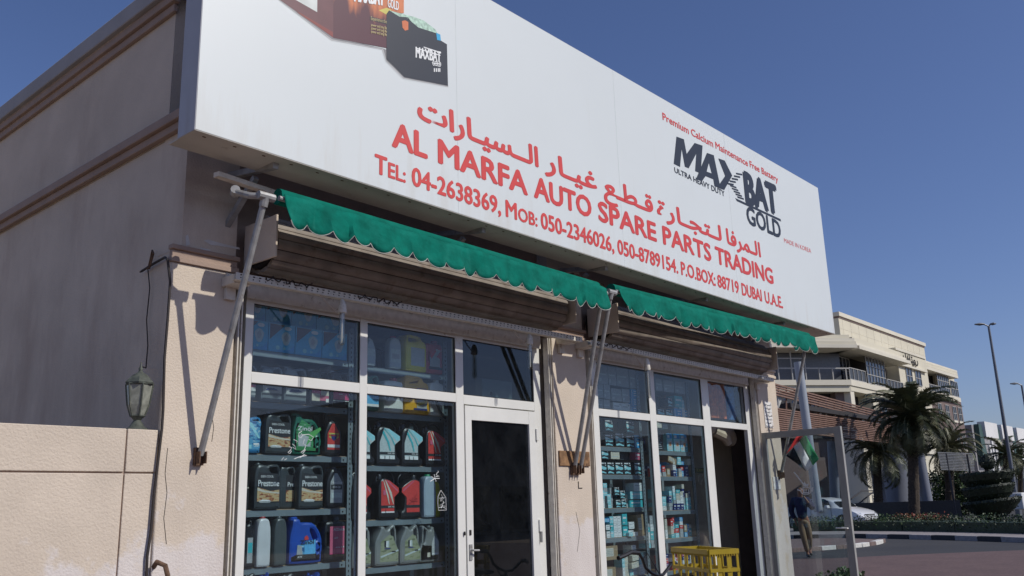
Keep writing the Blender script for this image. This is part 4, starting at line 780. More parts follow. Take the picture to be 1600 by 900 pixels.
r = ('fifth shelf down', 'first carton window'); z2 = Z3[1]
X0 = onY(944, 830, YS).x; cw = (onY(973, 830, YS).x-onY(961, 830, YS).x)/2
for row_ in range(3):
    for k in range(2): x_ = onY(961, 830, YS).x+cw*k; carton(r, x_, x_+cw-.003, z2+.005+.068*row_, z2+.071+.068*row_, 'white')
    carton(r, onY(955, 830, YS).x, onY(960.6, 830, YS).x, z2+.005+.068*row_, z2+.071+.068*row_, 'cyan' if row_ != 1 else 'teal')
pxc(r, 'white', 948, 829, 954.6, 839, z2); pxc(r, 'white', 947, 821, 954.5, 829, z2+.075); pxc(r, 'blue', 944.5, 815, 953.5, 821, z2+.15)
pxc(r, 'teal', 973.5, 823, 981, 838, z2+.005); pxc(r, 'teal', 972.5, 805, 980, 822, z2+.115); pxc(r, 'white', 982, 829, 990, 838, z2); pxc(r, 'white', 982.5, 815, 991, 826, z2+.07); pxc(r, 'cyan', 983, 833, 989, 839, z2, y=YS-.02, depth=.03)
pxc(r, 'white', 990.5, 832, 997, 838, z2); pxc(r, 'card', 997, 806, 1006.5, 838, z2, tilt=.06)
r = ('bottom shelf', 'first carton window'); z1 = Z3[0]
pxc(r, 'card', 944, 880, 962, 898, z1, depth=.3); pxc(r, 'card', 944, 857, 965.5, 879, z1+.175, depth=.3)
for k in range(5): pxc(r, 'white', 1006, 884-0*k, 1013, 890, z1+.045*k, y=YS+.04)
for k in range(6): pxc(r, 'white' if k % 2 else 'silver' if False else 'white', 989, 884, 996, 891, z1+.05*k, y=YS+.05)
for k in range(2): pxc(r, 'cream', 988+k, 888-11*k, 999+k, 897-11*k, z1+.07+.07*k, y=YS-.01, tilt=.1)
r = ('shelf over the transom', 'second carton window'); z6 = Z4[5]
pxc(r, 'gun', 1027, 632, 1038, 645, z6); pxc(r, 'gun', 1040, 633, 1051, 646, z6); pxc(r, 'gun', 1043, 614, 1050, 628, z6+.13); pxc(r, 'stripe', 1053, 632, 1065.5, 648, z6); pxc(r, 'teal', 1054, 612, 1066, 629, z6+.14); pxc(r, 'stripe', 1067, 634, 1074, 649, z6)
for a, c_ in ((1024, 1034), (1036, 1052), (1054, 1069)): pxc(r, 'grey', a, 582, c_, 600, z6+.30, depth=.3)
r = ('second shelf down', 'second carton window'); z5 = Z4[4]
pxc(r, 'text', 1027, 674, 1036, 701, z5); 
for a, c_ in ((1042, 1050.5), (1052.5, 1062), (1063.5, 1073)): pxc(r, 'tall', a, 675, c_, 702, z5)
pxc(r, 'cream', 1027, 664, 1034, 672, z5+.25); pxc(r, 'grey', 1035, 664, 1043, 672, z5+.25, y=YS+.05)
r = ('third shelf down', 'second carton window'); z4 = Z4[3]
pxc(r, 'card', 1044, 722, 1057, 731, z4+.125, tilt=-.25)
def fill(r, xa, xb, z, hmax, kinds, seed, big=False):
    rd = random.Random(seed); x = xa
    while x < xb-.03:
        w_ = rd.uniform(.10, .16) if big else rd.uniform(.045, .085); zz = z+.005; top = z+hmax*rd.uniform(.55, 1.); y = YS+.01+rd.uniform(0, .05); n = 0
        while zz < top-.03 and n < 5:
            h = min(rd.choice((.12, .16, .2) if big else (.04, .05, .07, .09)), top-zz+.01); k = rd.choice(kinds); dx = rd.uniform(-.004, .004)
            carton(r, x+dx, x+w_+dx-.004, zz, zz+h-.002, k, y, .1); zz += h; n += 1
        x += w_
fill(r, 8.47, 9.17, z4, .13, ['navy', 'white', 'cream', 'card', 'blue', 'red', 'grey'], 3)
fill(('fourth shelf down', 'second carton window'), 8.47, 9.19, Z4[2], .28, ['cyan', 'teal', 'white', 'cyan', 'navy', 'grey', 'cyan', 'cream'], 5)
fill(('fifth shelf down', 'second carton window'), 8.47, 9.19, Z4[1], .22, ['cyan', 'white', 'blue', 'cream', 'red', 'teal', 'grey', 'card'], 8)
fill(('bottom shelf', 'second carton window'), 8.47, 9.19, Z4[0], .22, ['pink', 'white', 'purple', 'navy', 'white', 'red', 'grey'], 9)
def back(win, xa, xb, zs, kinds, seed):
    for k, z in enumerate(zs): fill((('lowest', 'second lowest', 'middle', 'second highest', 'highest')[k]+' rear row', win), xa, xb, z, .20, kinds, seed+k, True)
_y = YS; YS = YS+.17
back('first carton window', 7.30, 8.12, (Z3[1], Z3[2], Z3[3], Z3[4]), ['dark', 'gun', 'cyan', 'gun', 'grey', 'teal'], 21); back('second carton window', 8.47, 9.18, (Z4[1], Z4[3], Z4[4]), ['dark', 'grey', 'cyan', 'navy', 'white'], 31)
YS = _y
fill(('fourth shelf down', 'first carton window'), 7.42, 7.66, Z3[2], .26, ['cyan', 'dark', 'white', 'grey'], 41); fill(('fourth shelf down', 'first carton window'), 7.80, 7.93, Z3[2], .22, ['dark', 'grey', 'white'], 42)
fill(('bottom shelf', 'first carton window'), 7.72, 8.1, Z3[0], .24, ['white', 'cream', 'white', 'cyan'], 43)
fill(('third shelf down', 'second carton window'), 8.75, 9.17, Z4[3]+.13, .10, ['cyan', 'white', 'cream', 'blue'], 44)
fill(('second shelf down', 'second carton window'), 8.88, 9.17, Z4[4]+.005, .20, ['grey', 'tall', 'teal'], 45)
fill(('shelf over the transom', 'second carton window'), 8.98, 9.17, Z4[5], .26, ['cyan', 'blue', 'white'], 47); fill(('shelf over the transom', 'first carton window'), 8.0, 8.13, Z3[5], .22, ['white', 'cyan'], 48)
fill(('gap beside the shelf post', 'first carton window'), 8.22, 8.36, .95, .55, ['white', 'cyan', 'teal', 'grey'], 46)
CN = {'gun': 'black carton with cyan tool picture', 'blue': 'bright blue striped carton', 'stripe': 'blue carton with white bars', 'white': 'small white carton', 'cream': 'cream carton', 'grey': 'grey carton', 'teal': 'teal carton', 'cyan': 'pale cyan carton', 'navy': 'navy carton', 'pink': 'pink carton', 'card': 'brown cardboard carton', 'dark': 'dim dark grey carton', 'text': 'black carton with lines of text', 'tall': 'tall blue and silver carton', 'red': 'red carton', 'purple': 'purple carton'}
for (sh, win), L_ in CT.items():
    by = {}
    for it in sorted(L_, key=lambda q_: (round(q_[0], 2), q_[1])): by.setdefault(it[2], []).append(it)
    for k, its in by.items():
        for i, it in enumerate(its): tag(it[3], ('only ' if len(its) == 1 else ORD[i]+' ')+CN[k]+' from left, '+sh+', '+win, 'carton', 'cartons stacked on the parts shelves')
# things standing or hanging deeper in the doorway
M_tan = mat('canvas_duct', (.52, .45, .34), .8, var=.12, scale=12, bump=.4, bscale=25)
t = thing('duct_roll', (10.1, 5.5, 2.2), 'beige flexible duct bending down under the transom of the open doorway', 'duct')
MB().tube([(9.2, 5.6, 2.27), (9.7, 5.52, 2.28), (10.1, 5.45, 2.28), (10.34, 5.42, 2.25), (10.46, 5.40, 2.13)], [.075, .08, .085, .10, .07], 12).build('duct', M_tan, t)
MB().tube([(10.0, 5.42, 2.25), (10.2, 5.38, 2.19), (10.26, 5.36, 2.10)], [.06, .07, .05], 10).build('loose_end', M_tan, t)
for k, (a, c_, mm, nm) in enumerate(((1110, 1126, (.60, .14, .04), 'left of the two rusty orange hanging rolls in the door fanlight'), (1126, 1138, (.55, .13, .045), 'right of the two rusty orange hanging rolls in the door fanlight'), (1140, 1152, (.03, .16, .40), 'deep blue roll hanging in the door fanlight'), (1152, 1168, (.10, .17, .22), 'dull slate roll at the right of the door fanlight'))):
    x0, x1, _, _ = rect(a, 590, c_, 650, 5.2)
    tag(MB().lathe((x0+x1)/2, 5.26, [((x1-x0)*.48, 2.38), ((x1-x0)*.5, 2.42), ((x1-x0)*.5, 2.83)], 14, 1, .5).build('hanging_roll', mat('roll%d' % k, mm, .7, var=.4, scale=25, dirt=(.3, .26, .14), dscale=6, dlo=.6, dhi=.75)), nm, 'roll')
t = thing('wall_sign', (9.75, 5.9, 1.7), 'yellow green lettered board glimpsed beyond the shelf by the doorway', 'sign')
x0, x1, z0_, z1_ = rect(1088, 731, 1108, 739, 6.0)
MB().box(x0, x1, 6.0, 6.02, z0_, z1_).build('board', mat('board_green', (.10, .14, .02), .6), t); letters(MB().use(mat('board_yellow', (.6, .6, .03), .6)), 'LEMAN', x0+.02, x1-.02, z0_+.02, z1_-.02, 5.998, .686, .03).build('lettering', None, t, smooth=False)
a = onY(1092, 745, 5.9)
tag(MB().tube([a+Vector((-.03,0,-.06)), a+Vector((-.02,0,0)), a+Vector((.05,0,.03)), a+Vector((.12,0,.0)), a+Vector((.18,0,-.08)), a+Vector((.08,0,-.02)), a+Vector((.02,0,-.10))], .014, 8).build('looped_hose', M_tan), 'pale looped hose hanging under the yellow green board', 'hose')
a = onY(1096, 845, 5.75)
t = thing('paper_sack', a-Vector((0, 0, .2)), 'tan round topped paper sack behind the shelf post near the crate', 'sack'); MB().lathe(a.x, a.y, [(.12, a.z-.25), (.135, a.z-.15), (.13, a.z-.05), (.10, a.z+.05), (.05, a.z+.09)], 14).build('sack', mat('sack_paper', (.30, .20, .14), .8, bump=.3), t)
t = thing('rear_rack', (10.2, 7.5, .08), 'dim rack with pale edged shelves deep inside the open doorway', 'rack')
for z in (.9, 1.33, 1.83, 2.2): MB().box(10.0, 11.0-.25, 7.2, 7.5, z, z+.04).build('shelf', L_grey, t)
for k, wd in enumerate(('lower', 'middle', 'upper')): tag(carton(('', ''), 10.1+.15*k, 10.25+.15*k, (.94, 1.37, 1.87)[k], (.94, 1.37, 1.87)[k]+.14, 'grey', 7.22, .15), 'dim grey carton on the '+wd+' shelf of the rack deep inside the doorway', 'carton')
for x0_, y0_ in ((10.38, 5.35),): box('inner_jamb', mat('brown_wood', (.05, .035, .028), .8, var=.2), B, h1+.01, h1+.05, 5.14, 5.42, .08, 2.85)
# ================================================================== ground, road, kerbs
def structure(name, mb, m=None, smooth=False): o = mb.build(name, m, None, smooth=smooth); o['kind'] = 'structure'; return o
def brickmat(name, c1, c2, scale, mortar, rough=.85):
    m = mat(name, c1, rough, var=.12, scale=1.3, bump=.2, bscale=30); n = m.node_tree.nodes; l = m.node_tree.links; b = n['Principled BSDF']
    src = b.inputs['Base Color'].links[0].from_socket; geo = n.new('ShaderNodeNewGeometry'); br = n.new('ShaderNodeTexBrick')
    br.inputs['Scale'].default_value = scale; br.inputs['Color1'].default_value = (1, 1, 1, 1); br.inputs['Color2'].default_value = (*[c2[i]/c1[i] for i in range(3)], 1); br.inputs['Mortar'].default_value = (*[mortar]*3, 1); br.inputs['Mortar Size'].default_value = .02
    l.new(geo.outputs['Position'], br.inputs['Vector']); x = n.new('ShaderNodeMix'); x.data_type = 'RGBA'; x.blend_type = 'MULTIPLY'; x.inputs[0].default_value = 1; l.new(src, x.inputs[6]); l.new(br.outputs[0], x.inputs[7]); l.new(x.outputs[2], b.inputs['Base Color']); return m
M_pave = brickmat('red_pavers', (.15, .095, .085), (.12, .075, .07), 5, .5)
M_pave2 = brickmat('buff_pavers', (.20, .145, .13), (.17, .12, .11), 5, .6)
M_asph = mat('asphalt', (.036, .036, .038), .85, var=.12, scale=.6, bump=.4, bscale=80, dirt=(.05, .048, .046), dscale=.35, dlo=.45, dhi=.7)
M_sand = mat('sandy_ground', (.36, .27, .19), .95, var=.15, scale=.2)
structure('ground', MB().poly((-600,-600,-.03), (900,-600,-.03), (900,900,-.03), (-600,900,-.03)), M_sand)
def sheet(name, m, pts, z=0.):
    P_ = [Vector((*p_, z)) for p_ in pts]; t_ = tessellate_polygon([P_]); return structure(name, MB().add(P_, t_), m)
g = lambda x, y, z=0: tuple(onZ(x, y, z)[:2])
near = [g(1200, 873), g(1300, 872), g(1400, 867), g(1500, 863), g(1600, 859)]
farb = [(33.6,17.5), g(1245,842), g(1320,840), g(1400,841.5), g(1500,844), g(1600,847.5)]
fdir = Vector(farb[-1])-Vector(farb[-2]); fend = Vector(farb[-1])+fdir*6
ndir = Vector(near[-1])-Vector(near[-2]); nend = Vector(near[-1])+ndir*6
sheet('pavement', M_pave, [(-30,-9), (-30,5), (12,5.0), (12,16), (21,16), near[0]]+near[1:]+[tuple(nend), (nend.x-5, -16), (-10,-12)], -.006)
sheet('road', M_asph, [(24,24), (34,24)]+farb+[tuple(fend), (fend.x, -40), tuple(nend)]+near[::-1]+[(22.5,13)], -.012)
isl = [g(1180,850), g(1240,842.5), g(1310,841), g(1370,843.5), g(1379,846.5), g(1370,850), g(1345,854), g(1310,857), g(1275,859.5), g(1180,866)]
sheet('crossing_island', M_pave2, isl, .012)
# kerbs: painted stones one after another
M_kb, M_kw, M_kwh = mat('kerb_black', (.03, .03, .035), .7, var=.2, scale=10), mat('kerb_grey', (.30, .28, .28), .8, var=.2, scale=10), mat('kerb_white', (.60, .59, .55), .7, var=.12, scale=12)
def walk(pts, step):
    out = []; P_ = [Vector((*p_, 0)) for p_ in pts]; d = 0; nxt = 0
    for a, b in zip(P_, P_[1:]):
        L_ = (b-a).length
        while nxt <= d+L_: out.append(a+(b-a)*((nxt-d)/L_)); nxt += step
        d += L_
    return out
kb = thing('kerb', (*farb[3], 0), 'far road kerb of alternating black and grey painted stones below the hedge', 'kerb')
W_ = walk(farb+[tuple(fend)], .95)
for k in range(len(W_)-1):
    a, b = W_[k], W_[k+1]; d = (b-a).normalized(); nrm = Vector((-d.y, d.x, 0)); nrm = nrm if nrm.x > 0 else -nrm
    MB().obox((a+b)/2+nrm*.09+Vector((0, 0, .05)), d*((b-a).length/2-.006), nrm*.09, (0, 0, .09)).build('kerb_stone', M_kb if k % 2 else M_kw, kb, .012)
off = lambda pts, d: [tuple(Vector(p_)+Vector((d, d*.35))) for p_ in pts]
sheet('far_pavement', mat('pale_pavement', (.27, .245, .235), .85, var=.1, scale=2), farb+[tuple(fend)]+off(farb+[tuple(fend)], 7.5)[::-1], .13)
ik = thing('kerb', (*isl[6], 0), 'kerb of white painted blocks and dull blocks round the crossing island', 'kerb')
W_ = walk(isl[4:], .62); whites = set()
for k in range(len(W_)-1):
    a, b = W_[k], W_[k+1]; d = (b-a).normalized(); nrm = Vector((-d.y, d.x, 0)); c_ = (a+b)/2
    px = RM @ (np.array(c_)-np.array([0, 0, EYE])); px = 800+FPX*px[0]/px[2]
    wh = 1276 < px < 1311 or 1332 < px < 1352 or 1361 < px < 1377
    MB().obox(c_+Vector((0, 0, .03)), d*((b-a).length/2-.008), nrm*.10, (0, 0, .07)).build('kerb_stone', M_kwh if wh else M_pave2, ik, .015)
sheet('service_road', M_asph, [(40,26), (75,34), (120,34), (120,-40), (46,-40), (42,0)], .02)
# ================================================================== foliage helper
def leaves(mb, c, r, n, size, rd, squash=1., up=.3):
    c = Vector(c)
    for _ in range(n):
        u = Vector((rd.gauss(0, 1), rd.gauss(0, 1), rd.gauss(0, 1))).normalized()*(rd.random()**.35); p_ = c+Vector((u.x*r[0], u.y*r[1], u.z*r[2]))
        a = Vector((rd.gauss(0, 1), rd.gauss(0, 1), rd.gauss(0, 1)+up)).normalized()*size*rd.uniform(.6, 1.3); b = a.cross(Vector((rd.gauss(0, 1), rd.gauss(0, 1), rd.gauss(0, 1)))).normalized()*size*.45
        mb.add([p_, p_+a*.5+b, p_+a, p_+a*.5-b], [(0, 1, 2, 3)])
M_leafd, M_leaf, M_leafl = mat('leaf_dark', (.022, .038, .014), .6, var=.4, scale=4), mat('leaf_mid', (.045, .085, .022), .55, var=.35, scale=5), mat('leaf_light', (.065, .105, .03), .5, var=.3, scale=6)
rd = random.Random(11)
# hedge on the strip behind the far kerb
hp = [onZ(x_, y_, .13) for x_, y_ in ((1236,831), (1320,830), (1400,830.5), (1480,832), (1560,834), (1640,836))]; hedge = MB(); core = MB().use(M_leafd)
for a, b in zip(hp, hp[1:]):
    d = (b-a).normalized(); n_ = Vector((-d.y, d.x, 0)); n_ = n_ if n_.x > 0 else -n_
    L_ = (b-a).length; k = int(L_/.5)
    core.obox((a+b)/2+n_*1.4+Vector((0, 0, .17)), d*L_/2, n_*1.05, (0, 0, .17))
    for i in range(k):
        for w_ in range(4):
            p_ = a+(b-a)*((i+.5)/k)+n_*(.45+w_*.62)+Vector((rd.uniform(-.1,.1), rd.uniform(-.1,.1), .27+.05*math.sin(i*.7+w_)))
            hedge.use((M_leafd, M_leafd, M_leaf, M_leaf)[rd.randrange(4)]); leaves(hedge, p_, (.45, .45, .32), 95, .065, rd, up=.8)
hh_ = thing('hedge', hp[2], 'long low clipped green hedge between the painted kerb and the white car', 'hedge')
core.build('dense_core', None, hh_, smooth=False); h_ = hedge.build('leaf_mass', None, hh_, smooth=False); h_['kind'] = 'stuff'
# potted shrub at the shop corner
ps_ = Vector((11.35, 4.55, 0))
t = thing('shrub', ps_, 'small bright green shrub at the foot of the far right pier', 'plant')
MB().lathe(ps_.x, ps_.y, [(.16, 0), (.2, .02), (.22, .22), (.2, .22)], 14).build('pot', mat('clay', (.25, .12, .07), .85), t)
for k in range(9):
    a = rd.uniform(0, 6.28); MB().tube([ps_+Vector((0, 0, .2)), ps_+Vector((.15*math.cos(a), .15*math.sin(a), .36)), ps_+Vector((.28*math.cos(a), .28*math.sin(a), .5))], [.008, .006, .003], 5).build('stem', mat('stem', (.06, .045, .02), .8), t)
lf = MB()
for k in range(26):
    a = rd.uniform(0, 6.28); r = rd.uniform(0, .33); lf.use((M_leaf, M_leafl, M_leafl)[k % 3]); leaves(lf, ps_+Vector((r*math.cos(a), r*math.sin(a), .42+rd.uniform(-.10, .10)-r*.2)), (.11, .11, .09), 34, .05, rd)
lf.build('foliage', None, t, smooth=False)['kind'] = 'stuff'
# ================================================================== topiary
tp = at(1550, 790, 47); tx_, ty_ = tp.x, tp.y
t = thing('topiary', (tx_, ty_, .02), 'dark topiary clipped into three stacked bowls with a ball on top', 'topiary')
def tz(py): return at(1550, py, 47).z
sc_ = 47/FPX
MB().tube([(tx_, ty_, 0), (tx_, ty_, tz(722))], .09, 8).build('stem', mat('bark', (.07, .05, .035), .9, var=.3, scale=10, bump=.5), t)
M_top, M_top2 = mat('topiary_leaf', (.011, .019, .008), .6, var=.4, scale=5), mat('topiary_leaf_pale', (.022, .036, .014), .6, var=.4, scale=5)  # the paler green is scattered evenly among the dark leaves of the bowls
def bowl(cxp, z0, z1, rt, rb, tilt, nm='bowl'):
    c = at(cxp, 790, 47); mb = MB().use(M_top); prof = [(rb*.5, z0), (rb, z0+(z1-z0)*.12), ((rb+rt)/2*1.1, z0+(z1-z0)*.5), (rt, z1-(z1-z0)*.12), (rt*.97, z1)]
    mb.lathe(c.x, c.y, prof, 20); mb.v = [(x, y, z+tilt*((x-c.x)*.3-(y-c.y)*.95)) for x, y, z in mb.v]
    for _ in range(2600):
        a = rd.uniform(0, 6.28); u = rd.random(); i = u*(len(prof)-1); k = int(i); f = i-k; r = prof[k][0]*(1-f)+prof[min(k+1, 4)][0]*f; z = prof[k][1]*(1-f)+prof[min(k+1, 4)][1]*f
        if u > .93: r *= math.sqrt(rd.random()); z = z1
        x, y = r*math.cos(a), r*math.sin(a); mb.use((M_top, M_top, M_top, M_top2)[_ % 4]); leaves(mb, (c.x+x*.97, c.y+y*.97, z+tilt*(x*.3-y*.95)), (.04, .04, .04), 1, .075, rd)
    mb.build(nm, None, t, smooth=False)['kind'] = 'stuff'
bowl(1551, tz(812), tz(780), 36*sc_, 15*sc_, .10); bowl(1548, tz(786), tz(758), 33*sc_, 21*sc_, .10); bowl(1549, tz(762), tz(737), 34*sc_, 23*sc_, .06)
c = at(1543, 722, 47); mb = MB().use(M_top); mb.lathe(c.x, c.y, [(.32*math.sin(a), c.z-.36*math.cos(a)) for a in [i*math.pi/8+.02 for i in range(9)]], 12)
leaves(mb, c, (.34, .34, .38), 900, .075, rd); mb.build('ball', None, t, smooth=False)['kind'] = 'stuff'
# ================================================================== date palms
M_trunk = mat('palm_trunk', (.06, .046, .034), .95, var=.4, scale=12, bump=1., bscale=10)
M_frond, M_frond2 = mat('palm_frond', (.080, .095, .048), .5, var=.3, scale=2), mat('palm_frond_pale', (.16, .16, .09), .5, var=.3, scale=2)
def palm(pxb, dist, crown_py, fl, n, label, trunk_r=.28, seed=1, cx=None, group=None):
    r = random.Random(seed); b = at(pxb, 790, dist); b.z = .02; top = at(cx or pxb, crown_py, dist)
    t = thing('date_palm', b, label, 'palm tree', group); H_ = top.z-b.z; tr = MB(); n_ = 26; path = []; rr = []
    for i in range(n_*2): u = i/(n_*2-1); path.append(b.lerp(top, u)+Vector((.05*math.sin(u*5), 0, 0))); rr.append(trunk_r*(1.12-.2*u+(.09 if i % 2 else 0)*r.uniform(.3, 1.6)+(.5*(u-.8)/.2 if u > .8 else 0)))
    tr.tube(path, rr, 10).build('trunk', M_trunk, t)
    for k in range(n):
        a = k*2.39996+r.uniform(-.2, .2); u = (k+.5)/n; el0 = math.radians(70-112*u+r.uniform(-12, 12)); L_ = fl*r.uniform(.85, 1.1)*(1-.15*u); mb = MB().use(M_frond if r.random() < .68 else M_frond2)
        d = Vector((math.cos(a), math.sin(a), 0)); pts = []; p_ = top+Vector((0, 0, .1)); e = el0; N = 9
        for i in range(N+1): pts.append(p_.copy()); p_ = p_+(d*math.cos(e)+Vector((0, 0, math.sin(e))))*L_/N; e -= math.radians(5+2.2*i)*(.7+.4*u)
        mb.tube(pts, [.035*(1-i/N)+.008 for i in range(N+1)], 4)
        for i in range(1, N):
            for s in range(8):
                q_ = pts[i].lerp(pts[i+1], s/8); tg = (pts[i+1]-pts[i]).normalized(); sd = tg.cross(Vector((0, 0, 1)))
                sd = sd.normalized() if sd.length > .01 else Vector((1, 0, 0)); ll = .17*fl*(1-.6*abs(i/N-.4))
                for sg in (-1, 1):
                    v_ = (sd*sg*.8+tg*.55+Vector((0, 0, .15-.45*r.random()))).normalized()*ll*r.uniform(.8, 1.2); wv = tg*.03+Vector((0, 0, .016))
                    mb.add([q_-wv, q_+wv, q_+v_*.6+wv*.8, q_+v_], [(0, 1, 2, 3)])
        mb.build('frond', None, t, smooth=False)
    return t
palm(1425, 56, 657, 3.05, 120, 'largest date palm with full drooping crown behind the flower bed', .27, 3)
palm(1370, 64, 705, 3.3, 50, 'shorter shadowed date palm left of the largest palm, below the slatted bridge', .26, 4)
palm(1482, 66, 702, 2.5, 60, 'date palm right of the largest palm above the slatted sign back', .26, 5)
palm(1572, 85, 712, 2.6, 30, 'small far date palm behind the topiary near the white building', .2, 6)
palm(1594, 95, 722, 2.4, 24, 'small far date palm at the right picture edge', .2, 7)
# flower bed and low wall in front of the hotel
t = thing('flower_bed', at(1430, 790, 52), 'low bed of reddish flowers in front of the palm trunks', 'flower bed'); bb = MB(); fm = (mat('flower_red', (.22, .045, .025), .6, var=.4, scale=8), M_leafd, mat('flower_rust', (.20, .09, .04), .6, var=.3, scale=8))
for k in range(70):
    px = rd.uniform(1395, 1472); p_ = at(px, 790, rd.uniform(50.5, 53)); p_.z = .28; bb.use(fm[k % 3]); leaves(bb, p_, (.35, .35, .26), 34, .10, rd)
bb.build('flowers', None, t, smooth=False)['kind'] = 'stuff'
a, b = at(1372, 799, 49.5), at(1480, 799, 49.5); a.z = b.z = .1
MB().bar(a, b, .18, .16).build('edging', M_kw, t)
a, b = at(1336, 785, 60), at(1500, 785, 60); a.z = b.z = .55
tag(MB().bar(a, b, .5, 1.1).build('planter_wall', mat('dark_granite', (.035, .035, .038), .4, var=.2)), 'long low dark planter wall behind the white car and palms', 'wall')
for k, px in enumerate(range(1480, 1512, 7)):
    p_ = at(px, 790, 70); mb = MB()
    for q_ in range(14): mb.use((M_leafd, M_leaf, M_leafl)[q_ % 3]); leaves(mb, p_+Vector((rd.uniform(-1.2,1.2), rd.uniform(-1.2,1.2), rd.uniform(.2, 2.6)-.6)), (.7, .7, .6), 60, .2, rd)
    o = thing('bush', (p_.x, p_.y, 0), 'leafy green bush under the slatted sign back, %s from left' % ORD[k], 'bush', 'bushes beside the hotel'); mb.build('foliage', None, o, smooth=False)['kind'] = 'stuff'; MB().tube([(p_.x, p_.y, 0), (p_.x, p_.y, 1.2)], .08, 6).build('stem', M_trunk, o)
# ================================================================== hotel across the roundabout
HT = thing('hotel_building', (95, 30, 0), 'large cream hotel with tall blank parapet wall, balconies and dark lower storeys behind the palms', 'building')
M_crm = mat('cream_cladding', (.60, .56, .44), .8, var=.06, scale=.5, bump=.1, bscale=6); M_crm2 = mat('cream_trim', (.64, .60, .49), .7, var=.05, scale=.6)
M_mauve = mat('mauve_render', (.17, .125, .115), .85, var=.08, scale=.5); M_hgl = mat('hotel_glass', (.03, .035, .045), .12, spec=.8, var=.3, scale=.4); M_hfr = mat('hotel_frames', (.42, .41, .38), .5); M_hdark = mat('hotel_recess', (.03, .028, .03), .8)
def hb(name, m, x0, x1, y0, y1, z0, z1): return MB().box(x0, x1, y0, y1, z0, z1).build(name, m, HT, smooth=False)
hb('wall', M_crm, 80.64, 105.4, 30, 42, 0, 17.55)
hb('parapet', M_crm2, 80.5, 105.6, 29.85, 42.1, 17.72, 18.1); hb('parapet', M_mauve, 80.6, 105.45, 29.95, 42.05, 17.55, 17.72)
for k in range(12): hb('panel_joint', M_crm2, 81.5+2*k, 81.53+2*k, 29.985, 30.0, 14.7, 17.5)
for k in range(2): hb('panel_joint', M_crm2, 80.7, 105.3, 29.984, 30.0, 15.6+1.0*k, 15.63+1.0*k)
# left wing: south front and the splayed front turned to the square
K = Vector((76.3, 28, 0)); rq = ray(1196, 560); dq = Vector((-.79, .61, 0)); sQ = (K.x*rq[1]-K.y*rq[0])/(dq.y*rq[0]-dq.x*rq[1]); Q = K+dq*sQ
hb('wall', M_crm, 76.35, 90.5, 28.2, 34, 0, 6.4)
hb('cornice', M_crm2, 76.3, 89.6, 26.9, 34, 13.75, 14.05); hb('cornice', M_crm2, 76.5, 89.3, 27.2, 34, 14.05, 14.35); hb('cornice', M_crm, 76.8, 89.0, 27.6, 34, 14.35, 14.95)
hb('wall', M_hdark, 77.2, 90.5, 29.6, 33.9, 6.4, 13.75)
hb('balcony_slab', M_crm2, 76.3, 90.4, 28.0, 29.6, 10.75, 11.25); hb('balcony_slab', M_crm, 76.4, 90.4, 28.1, 29.6, 10.3, 10.75)
def sash(x0, x1, z0, z1, y, nx, nz, name='window', glm=None):
    f = MB().box(x0, x1, y+.05, y+.10, z0, z1).build(name, glm or M_hgl, HT, smooth=False); fr_ = MB(); b = .06
    for i in range(nx+1): x = x0+(x1-x0)*i/nx; fr_.box(x-b/2, x+b/2, y, y+.05, z0, z1)
    for i in range(nz+1): z = z0+(z1-z0)*i/nz; fr_.box(x0, x1, y-.002, y+.048, z-b/2, z+b/2)
    fr_.build('window_frame', M_hfr, f, smooth=False, org=ORG[HT.name]); return f
sash(80.6, 85.3, 11.3, 13.7, 28.0, 6, 3); sash(76.5, 80.3, 11.3, 12.3, 28.05, 4, 1, 'balcony_rail', mat('rail_glass', (.05, .055, .06), .4)); sash(85.8, 90.2, 11.3, 12.1, 28.05, 5, 1, 'balcony_rail', mat('rail_glass', (.05, .055, .06), .4))
sash(77.2, 80.4, 11.3, 13.6, 29.4, 4, 2)
hb('pier', M_crm2, 76.35, 77.2, 28.15, 29.3, 6.4, 10.3); hb('pier', M_crm, 82.0, 83.4, 28.3, 29.6, 6.4, 10.3); hb('wall', M_mauve, 83.4, 90, 28.6, 29.6, 6.4, 10.3)
sash(84.5, 86.2, 7.4, 9.6, 28.5, 2, 2)
# splayed west front
dv = (Q-K); LW = dv.length; dv.normalize(); nv = Vector((-dv.y, dv.x, 0)); nv = -nv if nv.dot(K) > 0 else nv
def sb(name, m, s0, s1, o0, o1, z0, z1, parent=HT):
    c = K+dv*(s0+s1)/2+nv*(o0+o1)/2; return MB().obox((c.x, c.y, (z0+z1)/2), dv*(s1-s0)/2, nv*(o1-o0)/2, (0, 0, (z1-z0)/2)).build(name, m, parent, smooth=False, org=ORG[HT.name])
sb('cornice', M_crm2, -.2, LW, -4, 1.3, 13.75, 14.05); sb('cornice', M_crm, -.2, LW, -4, 1.2, 14.07, 14.32); sb('cornice', M_crm2, -.2, LW, -4, 1.0, 14.34, 14.62); sb('cornice', M_crm, 0, LW, -4, .6, 14.64, 15.0)
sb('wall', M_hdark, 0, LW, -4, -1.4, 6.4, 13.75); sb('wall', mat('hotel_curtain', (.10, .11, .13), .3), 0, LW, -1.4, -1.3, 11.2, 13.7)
sb('balcony_slab', M_crm2, 0, LW, -1.5, .1, 10.75, 11.2); sb('balcony_slab', M_crm, 0, LW, -1.5, -.05, 10.2, 10.75)
for k in range(int(LW/1.25)):
    s = .3+1.25*k; sb('window_frame', M_hfr, s, s+.08, -.05, .05, 11.2, 12.2 if k < 3 else 13.7)
sb('window_frame', M_hfr, 0, LW, -.04, .04, 12.15, 12.25); sb('window_frame', M_hfr, 4.2, LW, -.04, .04, 13.0, 13.08)
for s in (0, 4.8, 9.6): sb('pier', M_mauve, s, s+1.2, -1.4, -.6, 6.4, 10.2)
